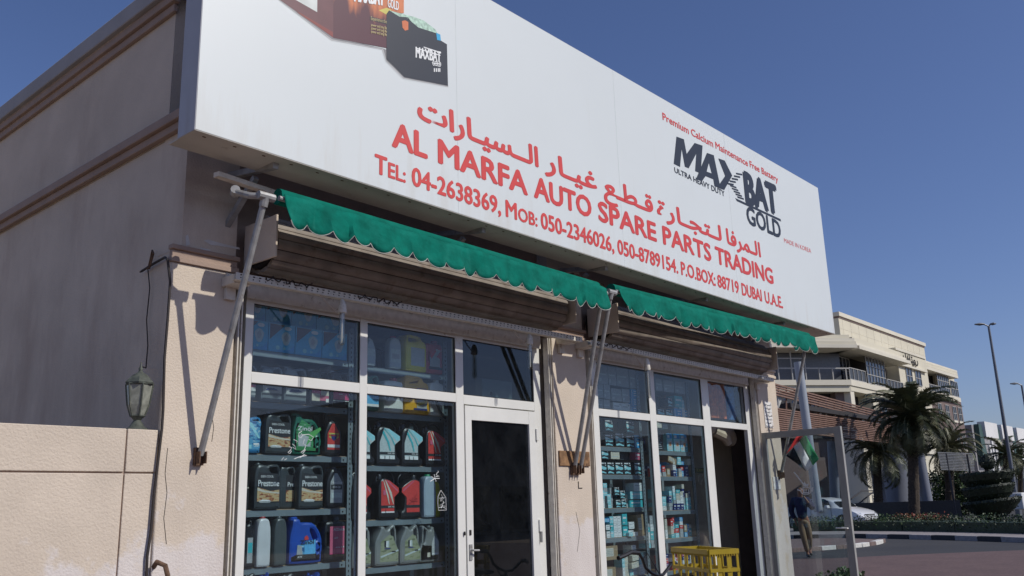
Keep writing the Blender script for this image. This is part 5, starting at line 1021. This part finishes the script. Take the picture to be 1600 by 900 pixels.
sb('wall', M_mauve, 0, LW, -4, -1.6, 0, 6.4)
# central bay with the hotel name
def hs(name, m, x0, x1, yf, yb, z0, z1): f = yf/30; return hb(name, m, x0*f, x1*f, yf, yb, EYE+(z0-EYE)*f, EYE+(z1-EYE)*f)
def ss(x0, x1, z0, z1, y, *a): f = y/30; return sash(x0*f, x1*f, EYE+(z0-EYE)*f, EYE+(z1-EYE)*f, y, *a)
hs('bay', M_crm, 95.7, 105.3, 28.4, 30, 1.0, 16.25); hs('bay_coping', M_crm2, 95.55, 105.4, 28.3, 30, 16.26, 16.5)
for x in (98.0, 101.0):
    for z in (13.0, 9.6, 6.2): ss(x, x+1.9, z, z+1.6, 28.32, 2, 2)
hs('ledge', M_crm2, 95.5, 105.4, 28.1, 28.4, 14.75, 14.95)
sg_ = thing('hotel_name_letters', (94, 28.3, 14), 'dark Arabic name lettering high on the cream hotel bay', 'lettering')
x0, x1 = onY(1414, 555, 28.2).x, onY(1434, 560, 28.2).x; letters(MB().use(M_hole), '\ufe8e\ufee7\ufe8e\ufe97\u0648\ufead', x0, x1, 14.55, 15.25, 28.22, .714, .08).build('lettering', None, sg_, smooth=False)
# right wing
hb('wall', M_crm, 105.4, 117, 30.4, 42, 10.9, 15.3); hs('cornice', M_crm2, 104.2, 117.4, 28.9, 42, 15.15, 15.5); hs('cornice', M_crm, 104.4, 117.3, 29.1, 42, 15.52, 15.85); hs('parapet', M_crm2, 104.6, 117.3, 29.4, 42, 15.87, 16.1)
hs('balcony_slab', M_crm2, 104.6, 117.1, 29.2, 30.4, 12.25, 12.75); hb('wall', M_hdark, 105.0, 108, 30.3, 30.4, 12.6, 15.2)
ss(108.8, 113.2, 12.8, 15.0, 29.3, 6, 3); ss(105.0, 108.6, 12.8, 13.5, 29.25, 4, 1, 'balcony_rail', mat('rail_glass', (.05, .055, .06), .4)); ss(113.8, 116.6, 12.8, 14.6, 29.5, 4, 2)
hs('wall', M_mauve, 104.9, 117, 29.6, 42, 1.4, 12.2)
for zz0, zz1 in ((9.9, 11.5), (6.6, 8.3), (3.4, 5.0)):
    for x in (107.6, 110.4, 113.2, 115.4):
        ss(x, x+1.3, zz0, zz1, 29.52, 2, 2); hs('sill', M_crm2, x-.12, x+1.42, 29.4, 29.6, zz0-.25, zz0-.05)
for x in (93.4, 96.6, 99.8, 103.0): hb('pilaster', M_crm2, x*.93, x*.93+.8, 27.9, 28.35, 0, 7)
hb('podium', M_crm, 88, 98, 26.5, 28.3, 0, 5.2); hb('podium_coping', M_crm2, 87.8, 98.2, 26.3, 28.3, 5.2, 5.6)
sash(89, 91.5, .6, 3.0, 26.42, 4, 1, 'door'); sash(93.5, 96, .6, 3.0, 26.42, 4, 1, 'door')
hb('pier', M_crm2, 70.5, 72.2, 25.5, 27, 0, 7.5); hb('pier', M_crm, 73.8, 75.2, 26, 27.4, 0, 7.0); hb('wall', M_crm2, 72.2, 88, 27.6, 28.1, 3.6, 5.6); hb('wall', M_crm, 76.5, 80.0, 27.4, 28.1, 0, 3.6)
sash(73.2, 75.8, .7, 3.0, 27.5, 4, 2, 'door', M_hdark)
st_ = thing('entrance_steps', (68, 25, 0), 'hotel entrance steps with dark railings behind the white car', 'steps')
for k in range(6): MB().box(66+.35*k, 73, 24.4+.1*k, 26, .16*k, .16*k+.16).build('step', M_crm2, st_)
for k in range(2): MB().tube([(64.5, 24.3+k, .9), (68.5, 24.3+k, 1.9), (72, 24.3+k, 1.9)], .05, 6).build('handrail', M_hdark, st_)
for k in range(7): MB().tube([(64.8+k, 24.3, 0), (64.8+k, 24.3, 1.0+.2*min(k, 4))], .04, 6).build('baluster', M_hfr, st_)
# ------------------------------------------------------------------ slatted bridge
M_slat = mat('brown_slat', (.20, .115, .085), .7, var=.15, scale=3)
SBG = thing('slatted_bridge', (52, 21, 4.3), 'raised walkway screened by two bands of brown horizontal slats before the hotel', 'bridge')
def slatline(pa, pb, h, y=20.):
    a, b = onY(*pa, y), onY(*pb, y); e = (b-a)/(pb[0]-pa[0]); b2 = a+(b-a)*1.12; a2 = a-(b-a)*.05
    MB().bar(a2, b2, .10, h).build('slat', M_slat, SBG, smooth=False)
for k in range(5): t_ = k/4; slatline((1209, 600+16*t_), (1375, 644+14*t_), .075)
for k in range(11): t_ = k/10; slatline((1213, 638.5+33*t_), (1400, 667+26*t_), .065)
for k in range(16):
    px = 1216+k*12.5; a, b = onY(px, 601+.27*(px-1209), 20.12), onY(px, 672+.12*(px-1213), 20.12)
    MB().tube([a, b], .045, 6).build('post', M_hfr if k % 3 == 0 else M_slat, SBG)
for k in range(9):
    px = 1219+k*22; y0 = 620+.24*(px-1209); y1 = 637+.155*(px-1213)
    MB().bar(onY(px, y0, 20.2), onY(px-6, y1, 20.2), .16, .16).build('strut', M_hfr, SBG); MB().bar(onY(px+7, y0+2, 20.25), onY(px+14, y1+3, 20.25), .16, .16).build('strut', M_kb if k % 2 else M_hfr, SBG)
a, b = onY(1205, 636, 21), onY(1420, 668, 21); MB().bar(a, b, 2.2, .25).build('deck', M_hdark, SBG); 
a, b = onY(1205, 627, 22), onY(1420, 661, 22); MB().bar(a, b, .2, 1.0).build('rear_screen', M_hdark, SBG, smooth=False)
M_col2 = mat('column_paint_shaded', (.17, .185, .23), .5, var=.08, scale=1)  # same column paint, with the shade of the bridge put into the colour
M_col = mat('column_paint', (.30, .33, .37), .45, var=.05, scale=2)
def column(pa, pb, dist, r, label, m=None):
    a, b = at(*pa, dist), at(*pb, dist); t_ = tag(MB().tube([b, a], r, 16).build('leaning_column', m or M_col), label, 'column'); return t_
column((1247, 566), (1279, 800), 46, .21, 'thick pale leaning column standing before the slatted bridge')
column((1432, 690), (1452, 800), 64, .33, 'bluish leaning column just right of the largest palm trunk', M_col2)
column((1424, 700), (1442, 800), 66, .12, 'thin pale leaning pole between the largest palm and a column')
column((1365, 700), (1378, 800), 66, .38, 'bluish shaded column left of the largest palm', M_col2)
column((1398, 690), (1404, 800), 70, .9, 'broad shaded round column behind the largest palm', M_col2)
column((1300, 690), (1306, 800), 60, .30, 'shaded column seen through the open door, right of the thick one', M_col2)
# ------------------------------------------------------------------ white building far right
WB = thing('white_building', (140, 32, 0), 'low white building with dark green fins at the right picture edge', 'building')
M_ww, M_wg, M_gr = mat('white_render', (.62, .63, .63), .8, var=.05, scale=.4), mat('grey_render', (.26, .26, .27), .85, var=.06, scale=.4), mat('green_fin', (.03, .075, .065), .5)
def wb(name, m, *a): return MB().box(*a).build(name, m, WB, smooth=False)
wb('wall', M_wg, 126, 190, 31.5, 50, 0, 10.1); 
for k in range(7):
    x = 128.8+8.6*k; wb('panel', M_ww, x, x+6.3, 30.6, 31.5, 8.6, 10.6); wb('wall', M_wg, x, x+6.3, 30.9, 31.5, 6.6, 8.6)
    MB().add([(x-1.8, 30.9, 10.2), (x-.5, 30.9, 10.2), (x-.5, 31.5, 10.2), (x-1.8, 31.5, 10.2), (x-2.2, 30.8, 5.0), (x+.3, 30.8, 5.0), (x+.3, 31.5, 5.0), (x-2.2, 31.5, 5.0)], [(0,1,2,3),(7,6,5,4),(0,4,5,1),(1,5,6,2),(2,6,7,3),(3,7,4,0)]).build('green_fin', M_gr, WB, smooth=False)
    wb('mullion', M_ww, x+1.2, x+2.0, 30.7, 31.5, 3.4, 7.6); wb('mullion', M_ww, x+4.2, x+5.0, 30.7, 31.5, 3.4, 7.6); wb('window', M_hgl, x+2.0, x+4.2, 31.3, 31.49, 3.6, 7.4)
    wb('canopy', M_ww, x-1, x+6, 29.6, 31.5, 3.0, 3.3)
wb('corner_post', M_ww, 131.5, 132.1, 30.7, 31.5, 3.0, 10)
tag(MB().bar(at(1500, 772, 105), at(1640, 776, 105), .3, 3.4).build('boundary_wall', M_wg), 'long plain grey wall in front of the white building', 'wall')
# ------------------------------------------------------------------ sign back, street lamps
RS = thing('road_sign', at(1495, 800, 55), 'back of a large slatted road sign on two thin posts', 'sign')
for k in range(12):
    y0 = 707+2.4*k; MB().bar(at(1465+.5*k, y0, 55), at(1520+.25*k, y0+2, 55.8), .04, .05).build('slat', M_galv, RS, smooth=False)
for pa, pb in (((1478, 708), (1495, 812)), ((1511, 710), (1527, 806))): MB().tube([at(*pb, 55.2), at(*pa, 55.2)], .055, 8).build('post', M_kb, RS)
def street_lamp(px, pyb, pyt, dist, label, heads=((-1, .3), (.55, .0))):
    b = at(px, pyb, dist); b.z = 0; tz_ = at(px-(790-pyt)*.168, pyt, dist).z; t_ = thing('street_lamp', b, label, 'street lamp'); M_p = mat('lamp_post_paint', (.16, .17, .19), .5, metal=.3)
    MB().tube([b, (b.x, b.y, 1.0), (b.x, b.y, 1.05), (b.x, b.y, tz_)], [.17, .16, .12, .065], 10).build('pole', M_p, t_)
    side = Vector((r_[0], r_[1], 0)).normalized()
    for s, up_ in heads:
        p_ = Vector((b.x, b.y, tz_)); q_ = p_+side*s*.35+Vector((0, 0, .14)); MB().tube([p_, p_+side*s*.2+Vector((0, 0, .10)), q_], .04, 6).build('bracket', M_p, t_)
        MB().tube([q_-side*s*.1, q_+side*s*.15, q_+side*s*.45], [.09, .17, .08], 10, flat=.5).build('lamp_head', M_p, t_)
street_lamp(1590, 792, 510, 60, 'tall double headed street lamp right of the topiary')
street_lamp(1628, 792, 602, 75, 'shorter street lamp cut by the right picture edge', ((-1, 0),))
tag(MB().obox(at(1586, 783, 58), (.5, 0, 0), (0, .5, 0), (0, 0, .45)).build('concrete_block', M_ww, None, .05), 'small white block at the foot of the tall street lamp', 'block')
# ================================================================== opposite side of the street (seen in the glass)
OB = thing('street_opposite', (30, -28, 0), 'row of low beige shops across the street, seen only as reflections in the shop glass', 'building')
M_ob = mat('opposite_render', (.30, .26, .22), .9, var=.1, scale=.5)
for k, (x0, x1, h) in enumerate(((-14, 4, 5.2), (4.1, 18, 6.4), (18.1, 30, 5.0), (30.1, 46, 7.2), (46.1, 60, 5.6), (60.1, 90, 6.6), (90.1, 130, 5.4))):
    MB().box(x0, x1, -36, -26, 0, h).build('wall', M_ob, OB, smooth=False)
    for q_ in range(int((x1-x0)/3.2)): MB().box(x0+.6+3.2*q_, x0+3.0+3.2*q_, -26, -25.95, .2, 2.7).build('shop_window', M_hgl, OB, smooth=False)
# ================================================================== white saloon car
def car():
    c = at(1294, 800, 47); c.z = .03; hd = math.radians(-18)
    fw = Vector((math.cos(hd), math.sin(hd), 0)); 
    view = Vector((c.x, c.y, 0)).normalized(); side = Vector((view.y, -view.x, 0)); fw = (side*.80-view*.60).normalized(); lf_ = Vector((-fw.y, fw.x, 0))
    t_ = thing('saloon_car', c, 'white saloon car driving on the far side of the hedge', 'car')
    T = lambda x, y, z: c+fw*x+lf_*y+Vector((0, 0, z))
    st = [(-2.25,.45,.62,.66,.80,.72),(-2.15,.30,.80,.92,.98,.60),(-1.75,.25,.87,1.00,1.04,.62),(-1.25,.22,.89,1.00,1.20,.60),(-.85,.22,.90,.99,1.38,.57),(-.3,.22,.90,.97,1.45,.56),(.3,.22,.90,.95,1.43,.56),(.75,.22,.90,.94,1.27,.58),(1.15,.22,.89,.93,1.00,.66),(1.6,.24,.87,.86,.90,.66),(1.95,.26,.82,.76,.80,.62),(2.2,.32,.70,.62,.68,.52),(2.32,.40,.55,.50,.56,.40)]
    vs = []; fs = []; n = 12
    for x, zb_, hw, zs, zt_, ht in st:
        half = [(0, zb_), (hw*.8, zb_), (hw, zb_+.12), (hw, (zb_+zs)/2+.05), (hw*.97, zs), (ht+(hw-ht)*.15, zt_-.05 if zt_-zs > .15 else (zs+zt_)/2), (0, zt_)]
        ring_ = half+[(-a, b) for a, b in half[-2:0:-1]]
        vs += [T(x, a, b) for a, b in ring_]
    n = len(ring_); fs = [(i*n+j, i*n+(j+1) % n, (i+1)*n+(j+1) % n, (i+1)*n+j) for i in range(len(st)-1) for j in range(n)]+[tuple(range(n))[::-1], tuple(range((len(st)-1)*n, len(st)*n))]
    MB().add(vs, fs).build('body', mat('car_paint', (.66, .68, .70), .25, coat=.6, var=.01), t_)
    M_cg = mat('car_glass', (.015, .018, .022), .08, spec=.8)
    for s in (-1, 1):
        for xs in ([(-1.15,1.03),(-.86,1.33),(-.35,1.385),(-.33,1.02)], [(-.27,1.02),(-.28,1.385),(.30,1.37),(.62,1.25),(.86,1.0)]):
            P_ = [T(x, s*(.905-(z-1.0)*.80+ (.01)), z) for x, z in xs]; MB().add(P_, [(0, 1, 2, 3) if len(P_) == 4 else (0, 1, 2, 3, 4)]).build('side_window', M_cg, t_, smooth=False)
        MB().lathe(0, 0, [(.3, 0)], 3) 
        for xw in (-1.40, 1.40):
            wv = MB(); ctr = T(xw, s*.80, .32)
            for r0, r1, o0 in ((.33, .33, 0),):
                ring2 = lambda r, o: [ctr+fw*(r*math.cos(a))+Vector((0, 0, r*math.sin(a)))+lf_*(s*o) for a in [i*math.tau/20 for i in range(20)]]
                A, Bq = ring2(.33, -.1), ring2(.33, .11); wv.use(M_rubber).add(A+Bq, [(i, (i+1) % 20, 20+(i+1) % 20, 20+i) for i in range(20)]+[tuple(range(20)), tuple(range(20, 40))[::-1]])
            w_ = wv.build('wheel', None, t_); MB().add(ring2(.21, .118), [tuple(range(20))]).build('rim', M_galv, w_, org=ORG[t_.name])
        hl = [T(2.0, s*.80, .62), T(2.235, s*.60, .60), T(2.19, s*.55, .69), T(1.82, s*.78, .77)]
        MB().add(hl, [(0, 1, 2, 3)]).build('headlight', mat('headlight', (.5, .55, .6), .1, spec=.8), t_, smooth=False)
        MB().obox(T(.72, s*1.0, 1.0), fw*.08, lf_*.11, (0, 0, .07)).build('mirror', mat('car_paint', (1, 1, 1)), t_, .03)
        for x in (-.3, -1.2, .85): MB().bar(T(x, s*.912, .35), T(x, s*.912, .95), .012, .012).build('door_seam', M_hole, t_)
    MB().add([T(.80, -.56, 1.24), T(.80, .56, 1.24), T(1.22, .64, .98), T(1.22, -.64, .98)], [(0, 1, 2, 3)]).build('windscreen', M_cg, t_, smooth=False)
    for k in range(5): MB().bar(T(2.30, -.34+.0, .44+.04*k), T(2.30, .34, .44+.04*k), .02, .018).build('grille_bar', M_galv, t_)
    MB().add([T(2.29, -.38, .42), T(2.29, .38, .42), T(2.26, .40, .64), T(2.26, -.40, .64)], [(0, 1, 2, 3)]).build('grille', M_hole, t_, smooth=False)
car()
# ================================================================== the man
def skin(name, verts, edges, m, parent, sub=2, root=0):
    me = bpy.data.meshes.new(name); org = ORG[parent.name]; me.from_pydata([tuple(Vector(v[:3])) for v in verts], edges, []); o = bpy.data.objects.new(name+'_src', me); C.objects.link(o)
    md = o.modifiers.new('skin', 'SKIN'); md.use_smooth_shade = True
    for i, v in enumerate(verts): sv = me.skin_vertices[0].data[i]; sv.radius = (v[3], v[4] if len(v) > 4 else v[3]); sv.use_root = (i == root)
    sd = o.modifiers.new('sub', 'SUBSURF'); sd.levels = sub; sd.render_levels = sub
    dg = bpy.context.evaluated_depsgraph_get(); dg.update(); m2 = bpy.data.meshes.new_from_object(o.evaluated_get(dg)); bpy.data.objects.remove(o); bpy.data.meshes.remove(me)
    m2.name = name; m2.materials.clear(); m2.materials.append(m); m2.polygons.foreach_set('use_smooth', [True]*len(m2.polygons))
    o = bpy.data.objects.new(name, m2); C.objects.link(o); o.parent = parent; ORG[o.name] = org; return o
def man():
    b = onZ(1263, 871.5); t_ = thing('person', b, 'person in navy sweater and khaki trousers walking with a phone held to the ear', 'person')
    view = Vector((b.x, b.y, 0)).normalized(); sd = Vector((view.y, -view.x, 0))   # sd: towards the right of the picture
    yaw = math.atan2(sd.y, sd.x); t_.rotation_euler.z = yaw                          # local x = picture right, local y = away
    J = dict(pel=(-.03,0,.92), sp=(-.045,0,1.12), ch=(-.06,.01,1.33), nk=(-.05,-.01,1.46), hb=(-.035,-.03,1.53), hd=(-.03,-.045,1.62), ht=(-.03,-.035,1.70),
             ls=(-.22,.0,1.385), le=(-.30,.06,1.13), lw=(-.22,.03,.90), lh=(-.20,.0,.82), rs=(.12,-.0,1.385), re=(.24,-.10,1.17), rw=(.115,-.17,1.36), rh=(.065,-.155,1.45),
             lhip=(-.10,0,.88), lk=(-.06,-.05,.50), la=(.0,-.0,.09), lt=(.03,-.16,.03), rhip=(.06,.02,.88), rk=(.08,.0,.52), ra=(.06,.25,.17), rt=(.08,.12,.06))
    V = lambda k, r, r2=None: (*J[k], r, r2 or r)
    M_skin = mat('skin_brown', (.22, .11, .065), .55, var=.08, scale=20)
    vs = [V('pel',.12,.09), V('sp',.115,.085), V('ch',.13,.09), V('nk',.055), V('hb',.07,.075), V('hd',.078,.092), V('ht',.055,.065), V('ls',.05), V('le',.038), V('lw',.026), V('lh',.03,.018), V('rs',.05), V('re',.038), V('rw',.026), V('rh',.03,.02),
          V('lhip',.085), V('lk',.055), V('la',.037), V('lt',.03), V('rhip',.085), V('rk',.055), V('ra',.037), V('rt',.03)]
    ed = [(0,1),(1,2),(2,3),(3,4),(4,5),(5,6),(2,7),(7,8),(8,9),(9,10),(2,11),(11,12),(12,13),(13,14),(0,15),(15,16),(16,17),(17,18),(0,19),(19,20),(20,21),(21,22)]
    f0 = len(vs)
    for (hx_, hy_, hz_), sgn, base in ((J['rh'], 1, 14), (J['lh'], -1, 10)):      # five fingers on each hand
        for k in range(5):
            o_ = (-.022+.011*k)
            if base == 14: p1 = (hx_-.02, hy_+o_, hz_+.04 if k else hz_+.02); p2 = (hx_-.045, hy_+o_*.8, hz_+(.055 if k else .045))
            else: p1 = (hx_+.005, hy_+o_, hz_-.045); p2 = (hx_+.02, hy_+o_, hz_-.075+.006*abs(k-2))
            vs += [(*p1, .0085), (*p2, .007)]; i = len(vs)-2; ed += [(base, i), (i, i+1)]
    skin('body', vs, ed, M_skin, t_)
    M_sw = mat('navy_wool', (.006, .010, .055), .85, var=.25, scale=15, bump=.4, bscale=40); M_tr = mat('khaki_cotton', (.20, .145, .085), .85, var=.12, scale=10, bump=.3, bscale=18)
    skin('sweater', [(*J['pel'][:2], .90, .185, .135), V('sp',.185,.135), V('ch',.20,.14), (-.055,0,1.44,.085,.08), V('ls',.095), V('le',.078), (-.23,.035,.93,.055), V('rs',.095), V('re',.082), (.13,-.16,1.33,.048)],
         [(0,1),(1,2),(2,3),(2,4),(4,5),(5,6),(2,7),(7,8),(8,9)], M_sw, t_)
    skin('trousers', [(*J['pel'][:2], .93, .155, .12), (-.025,0,.87,.15,.12), V('lhip',.105), V('lk',.078), (-.005,.0,.13,.062), V('rhip',.105), V('rk',.078), (.06,.24,.22,.06)], [(0,1),(1,2),(2,3),(3,4),(1,5),(5,6),(6,7)], M_tr, t_)
    for k_, tk in (('la','lt'), ('ra','rt')):
        a, c_ = J[k_], J[tk]; skin('shoe', [(a[0],a[1]+.04,a[2]-.02,.05), (a[0],a[1],a[2]-.03,.055,.05), ((a[0]+c_[0])/2,(a[1]+c_[1])/2,c_[2]+.02,.05,.04), (c_[0],c_[1]-.03,c_[2]+.01,.045,.03)], [(0,1),(1,2),(2,3)], M_rubber, t_)
    skin('hair', [(-.03,-.005,1.60,.072,.075), (-.03,.0,1.66,.085,.092), (-.03,-.02,1.705,.072,.078)], [(0,1),(1,2)], M_hole, t_)
    o = MB().box(.035, .048, -.20, -.11, 1.42, 1.56).build('phone', M_rubber, None, .003, org=Vector((0, 0, 0))); o.parent = t_; ORG[o.name] = Vector((0, 0, 0))
    fc = MB().use(M_hole)
    for x in (-.060, -.005): fc.box(x-.012, x+.012, -.142, -.132, 1.622, 1.632)
    fc.use(mat('lips', (.16, .06, .045), .5)).box(-.052, -.012, -.137, -.128, 1.560, 1.568)
    fc.use(M_skin).add([(-.045,-.135,1.585), (-.02,-.135,1.585), (-.033,-.162,1.590), (-.033,-.136,1.63)], [(0,1,2),(0,2,3),(1,3,2)])
    fo = fc.build('face', None, None, org=Vector((0, 0, 0))); fo.parent = t_
man()
# ================================================================== flag, notice, crate, bicycle, glass writing
def flag():
    D_ = 11.78; pts = lambda px, py, d=0: at(px, py, D_+d); A0, A1 = (1227, 711), (1247, 678)
    t_ = thing('flag', at(*A1, D_), 'small red, green, white and black flag hung from the far right awning arm', 'flag')
    def strip(name, m, q0, q1, q2, q3, n=10):        # q0->q1 along the hoist side, q3->q2 along the fly side
        mb = MB(); vs = []
        for i in range(n+1):
            for j in range(5):
                u, v = i/n, j/4; x = (q0[0]*(1-v)+q1[0]*v)*(1-u)+(q3[0]*(1-v)+q2[0]*v)*u; y = (q0[1]*(1-v)+q1[1]*v)*(1-u)+(q3[1]*(1-v)+q2[1]*v)*u
                vs.append(pts(x, y, .035*math.sin(x*.24+y*.06)))
        mb.add(vs, [(i*5+j, (i+1)*5+j, (i+1)*5+j+1, i*5+j+1) for i in range(n) for j in range(4)]); o = mb.build(name, m, t_); s = o.modifiers.new('cloth', 'SOLIDIFY'); s.thickness = .002
    strip('red_band', mat('flag_red', (.70, .03, .03), .75, bump=.2), A0, A1, (1257.5, 678), (1239, 699))
    strip('black_stripe', mat('flag_black', (.02, .02, .025), .75), (1228, 712), (1240, 699), (1260, 737), (1250, 728))
    strip('white_stripe', mat('flag_white', (.8, .8, .8), .75), (1240, 699), (1249.5, 690), (1270, 727.5), (1260, 737))
    strip('green_stripe', mat('flag_green', (.02, .30, .10), .75), (1249.5, 690), (1258, 678), (1279.5, 717), (1270, 727.5))
flag()
e = rect(1195, 628, 1207, 668, 4.99); nt_ = thing('paper_notice', (e[0], 4.99, e[2]), 'worn white paper notice with dark Arabic lines on the far right pier', 'notice')
MB().box(e[0], e[1], 4.992, 4.997, e[2], e[3]).build('paper', mat('paper', (.70, .69, .66), .85, dirt=(.42, .33, .27), dscale=30, dlo=.56, dhi=.62), nt_)
mb = MB().use(M_dkgrey)
for k in range(8): letters(mb, '\ufe95\ufe8d\ufead\ufe8e\ufef4\ufeb4\ufedf' if k % 2 else '\ufe8e\ufed3\ufeae\ufee4\ufedf', e[0]+.015, e[1]-.02-.02*(k % 3), e[3]-.050-.045*k, e[3]-.026-.045*k, 4.991, .714, .02)
mb.build('lettering', None, nt_, smooth=False)
e = rect(1209, 745, 1220, 765, 4.99)
tag(MB().use(mat('paper', (1, 1, 1))).box(e[0], e[1], 4.993, 4.998, e[2], e[3]).build('paper_scrap', None, None, .002), 'torn white paper scrap stuck under the awning arm on the far right pier', 'paper')
def crate():
    P1, P2, P3 = at(1050, 857, 7.75), at(1107, 860, 7.15), at(1138, 857, 7.50); z1 = P2.z+.004; z0 = z1-.33
    for p_ in (P1, P2, P3): p_.z = 0
    U = (P2-P1); L_ = U.length; U.normalize(); Vv = Vector((-U.y, U.x, 0)); Vv = Vv if Vv.dot(P1) > 0 else -Vv; Dp = .24
    t_ = thing('plastic_crate', P1+Vector((0, 0, z0)), 'yellow slotted plastic crate on the bicycle rack before the doorway', 'crate'); M_cr = mat('crate_yellow', (.40, .29, .015), .45, var=.12, scale=12, dirt=(.25, .17, .03), dscale=12, dlo=.55, dhi=.75)
    def wall(o, a, ln, slots):
        n_ = Vector((-a.y, a.x, 0))*.004; mb = MB(); c = lambda s0, s1, za, zb__, th_=1.: mb.obox((*(o+a*(s0+s1)/2)[:2], (za+zb__)/2), a*(s1-s0)/2, n_*th_, (0, 0, (zb__-za)/2))
        c(0, ln, z1-.035, z1, 3); c(0, ln, z1-.165, z1-.14, 2.2); c(0, ln, z0, z0+.03, 1.6); w_ = ln/slots
        for k in range(slots+1): c(max(0, k*w_-.016), min(ln, k*w_+.016), z0+.03, z1-.035)
        for k in range(int(ln/.02)): c(k*.02, k*.02+.006, z1-.05, z1-.035, 3)
        return mb
    wall(P1, U, L_, 5).build('near_wall', M_cr, t_); wall(P1+Vv*Dp, U, L_, 5).build('far_wall', M_cr, t_); wall(P1, Vv, Dp, 4).build('end_wall', M_cr, t_); wall(P1+U*L_, Vv, Dp, 3).build('end_wall', M_cr, t_)
    c = P1+U*L_/2+Vv*Dp/2; MB().obox((c.x, c.y, z0+.008), U*L_/2, Vv*Dp/2, (0, 0, .006)).build('base', M_cr, t_)
    return P1, U, Vv, L_, z0, Dp
P1_, U_, V_2, L_c, z0c, Dp = crate()
def bicycle():
    hp_ = [onY(x, y, 4.25) for x, y in ((966,872),(976,868),(986,863),(998,864),(1004,874),(1008,886),(1017,895),(1027,899),(1036,898),(1043,889),(1049,881),(1055,880),(1058,884))]
    c = P1_+U_*L_c/2+V_2*Dp/2; st_ = hp_[7]; fwd = Vector((st_.x-c.x, st_.y-c.y, 0)).normalized()
    base = Vector(((c.x+st_.x)/2, (c.y+st_.y)/2, 0)); t_ = thing('bicycle', base, 'black bicycle with swept handlebars carrying the yellow crate', 'bicycle'); M_bk = mat('black_enamel', (.012, .012, .014), .35)
    MB().tube(hp_, .013, 8).build('handlebar', M_bk, t_); MB().tube(hp_[:4], .018, 8).build('grip', M_rubber, t_); MB().tube(hp_[-3:], .018, 8).build('grip', M_rubber, t_)
    p_ = lambda s, z: Vector((c.x, c.y, 0))+fwd*s+Vector((0, 0, z)); Lb = (Vector((st_.x, st_.y, 0))-Vector((c.x, c.y, 0))).length
    for s in (-.0, Lb+.28):
        o_ = p_(s, .34); sdv = Vector((fwd.y, -fwd.x, 0)); MB().tube([o_+fwd*.33*math.cos(a)+Vector((0, 0, .33*math.sin(a))) for a in [i*math.tau/28 for i in range(29)]], .018, 8).build('wheel', M_rubber, t_)
        sp_ = MB(); [sp_.tube([o_, o_+fwd*.32*math.cos(a)+Vector((0, 0, .32*math.sin(a)))], .0015, 4) for a in [i*math.tau/16 for i in range(16)]]; sp_.build('spokes', M_galv, t_)['kind'] = 'stuff'
    MB().tube([p_(.45, .30), p_(.28, .78)], .016, 8).tube([p_(.45, .30), p_(Lb, .62)], .018, 8).tube([p_(.3, .72), p_(Lb-.02, .78)], .014, 8).tube([p_(0, .34), p_(.45, .30)], .010, 8).tube([p_(0, .34), p_(.3, .72)], .010, 8).tube([p_(Lb+.28, .34), p_(Lb+.02, .60), p_(Lb-.0, .80), st_], .016, 8).build('frame', M_bk, t_)
    MB().tube([p_(.16, .80), p_(.28, .82), p_(.42, .81)], [.09, .07, .03], 10, flat=.5).build('saddle', M_rubber, t_)
    MB().tube([p_(.28, .66), p_(-.2, z0c-.01), p_(-.32, z0c-.01)], .008, 6).tube([p_(0, .34), p_(-.1, z0c-.01)], .008, 6).build('rack', M_bk, t_)
    MB().tube([hp_[4], hp_[4]+Vector((0, -.05, .05)), hp_[7]+Vector((0, -.06, -.05)), p_(Lb, .6)], .004, 5).build('brake_cable', M_bk, t_)
bicycle()
def scribble(strokes, w_=.003, parent=F1):
    for s in strokes:
        MB().tube([onY(x, y, YW+.012) for x, y in s], w_, 5).build('painted_stroke', M_pwhite, parent)
cz = lambda L_: [(376+x/5.627, 580+y/5.627) for x, y in L_]
scribble([cz([(538,528),(512,545),(508,575),(530,585),(545,565),(532,548)]), cz([(545,560),(600,555),(640,580),(620,612),(598,600)]), cz([(560,600),(548,640),(575,650),(560,690),(530,715),(545,725),(570,690)]), cz([(470,772),(520,752),(580,742),(560,732),(520,762)]), cz([(360,782),(378,757),(385,782),(405,768)]),
          cz([(465,600),(500,618),(488,626)]), cz([(455,640),(478,660),(485,690),(458,668)]), cz([(425,665),(450,672),(440,690)]), cz([(440,692),(415,715),(432,725),(448,700)])], .0022)
c5 = lambda L_: [(565+x/6.43, 640+y/6.43) for x, y in L_]
scribble([c5([(690,722),(735,692),(782,692)]), c5([(728,650),(738,690),(748,722)]), c5([(762,630),(748,655),(778,668),(745,675)]), c5([(700,672),(735,700)]), c5([(768,615),(772,632)])], .0028)
c6b = lambda L_: [(565+x/6.43, 760+y/6.43) for x, y in L_]
scribble([c6b([(795,40),(768,100),(765,170),(772,240),(850,238),(845,110),(797,40)]), c6b([(780,120),(835,110),(790,150),(838,160),(785,190),(840,200)]), c6b([(800,80),(815,110),(790,140),(825,150),(800,220)]), c6b([(775,215),(810,205),(845,222)])], .002)
bpy.data.objects.remove(_fo)
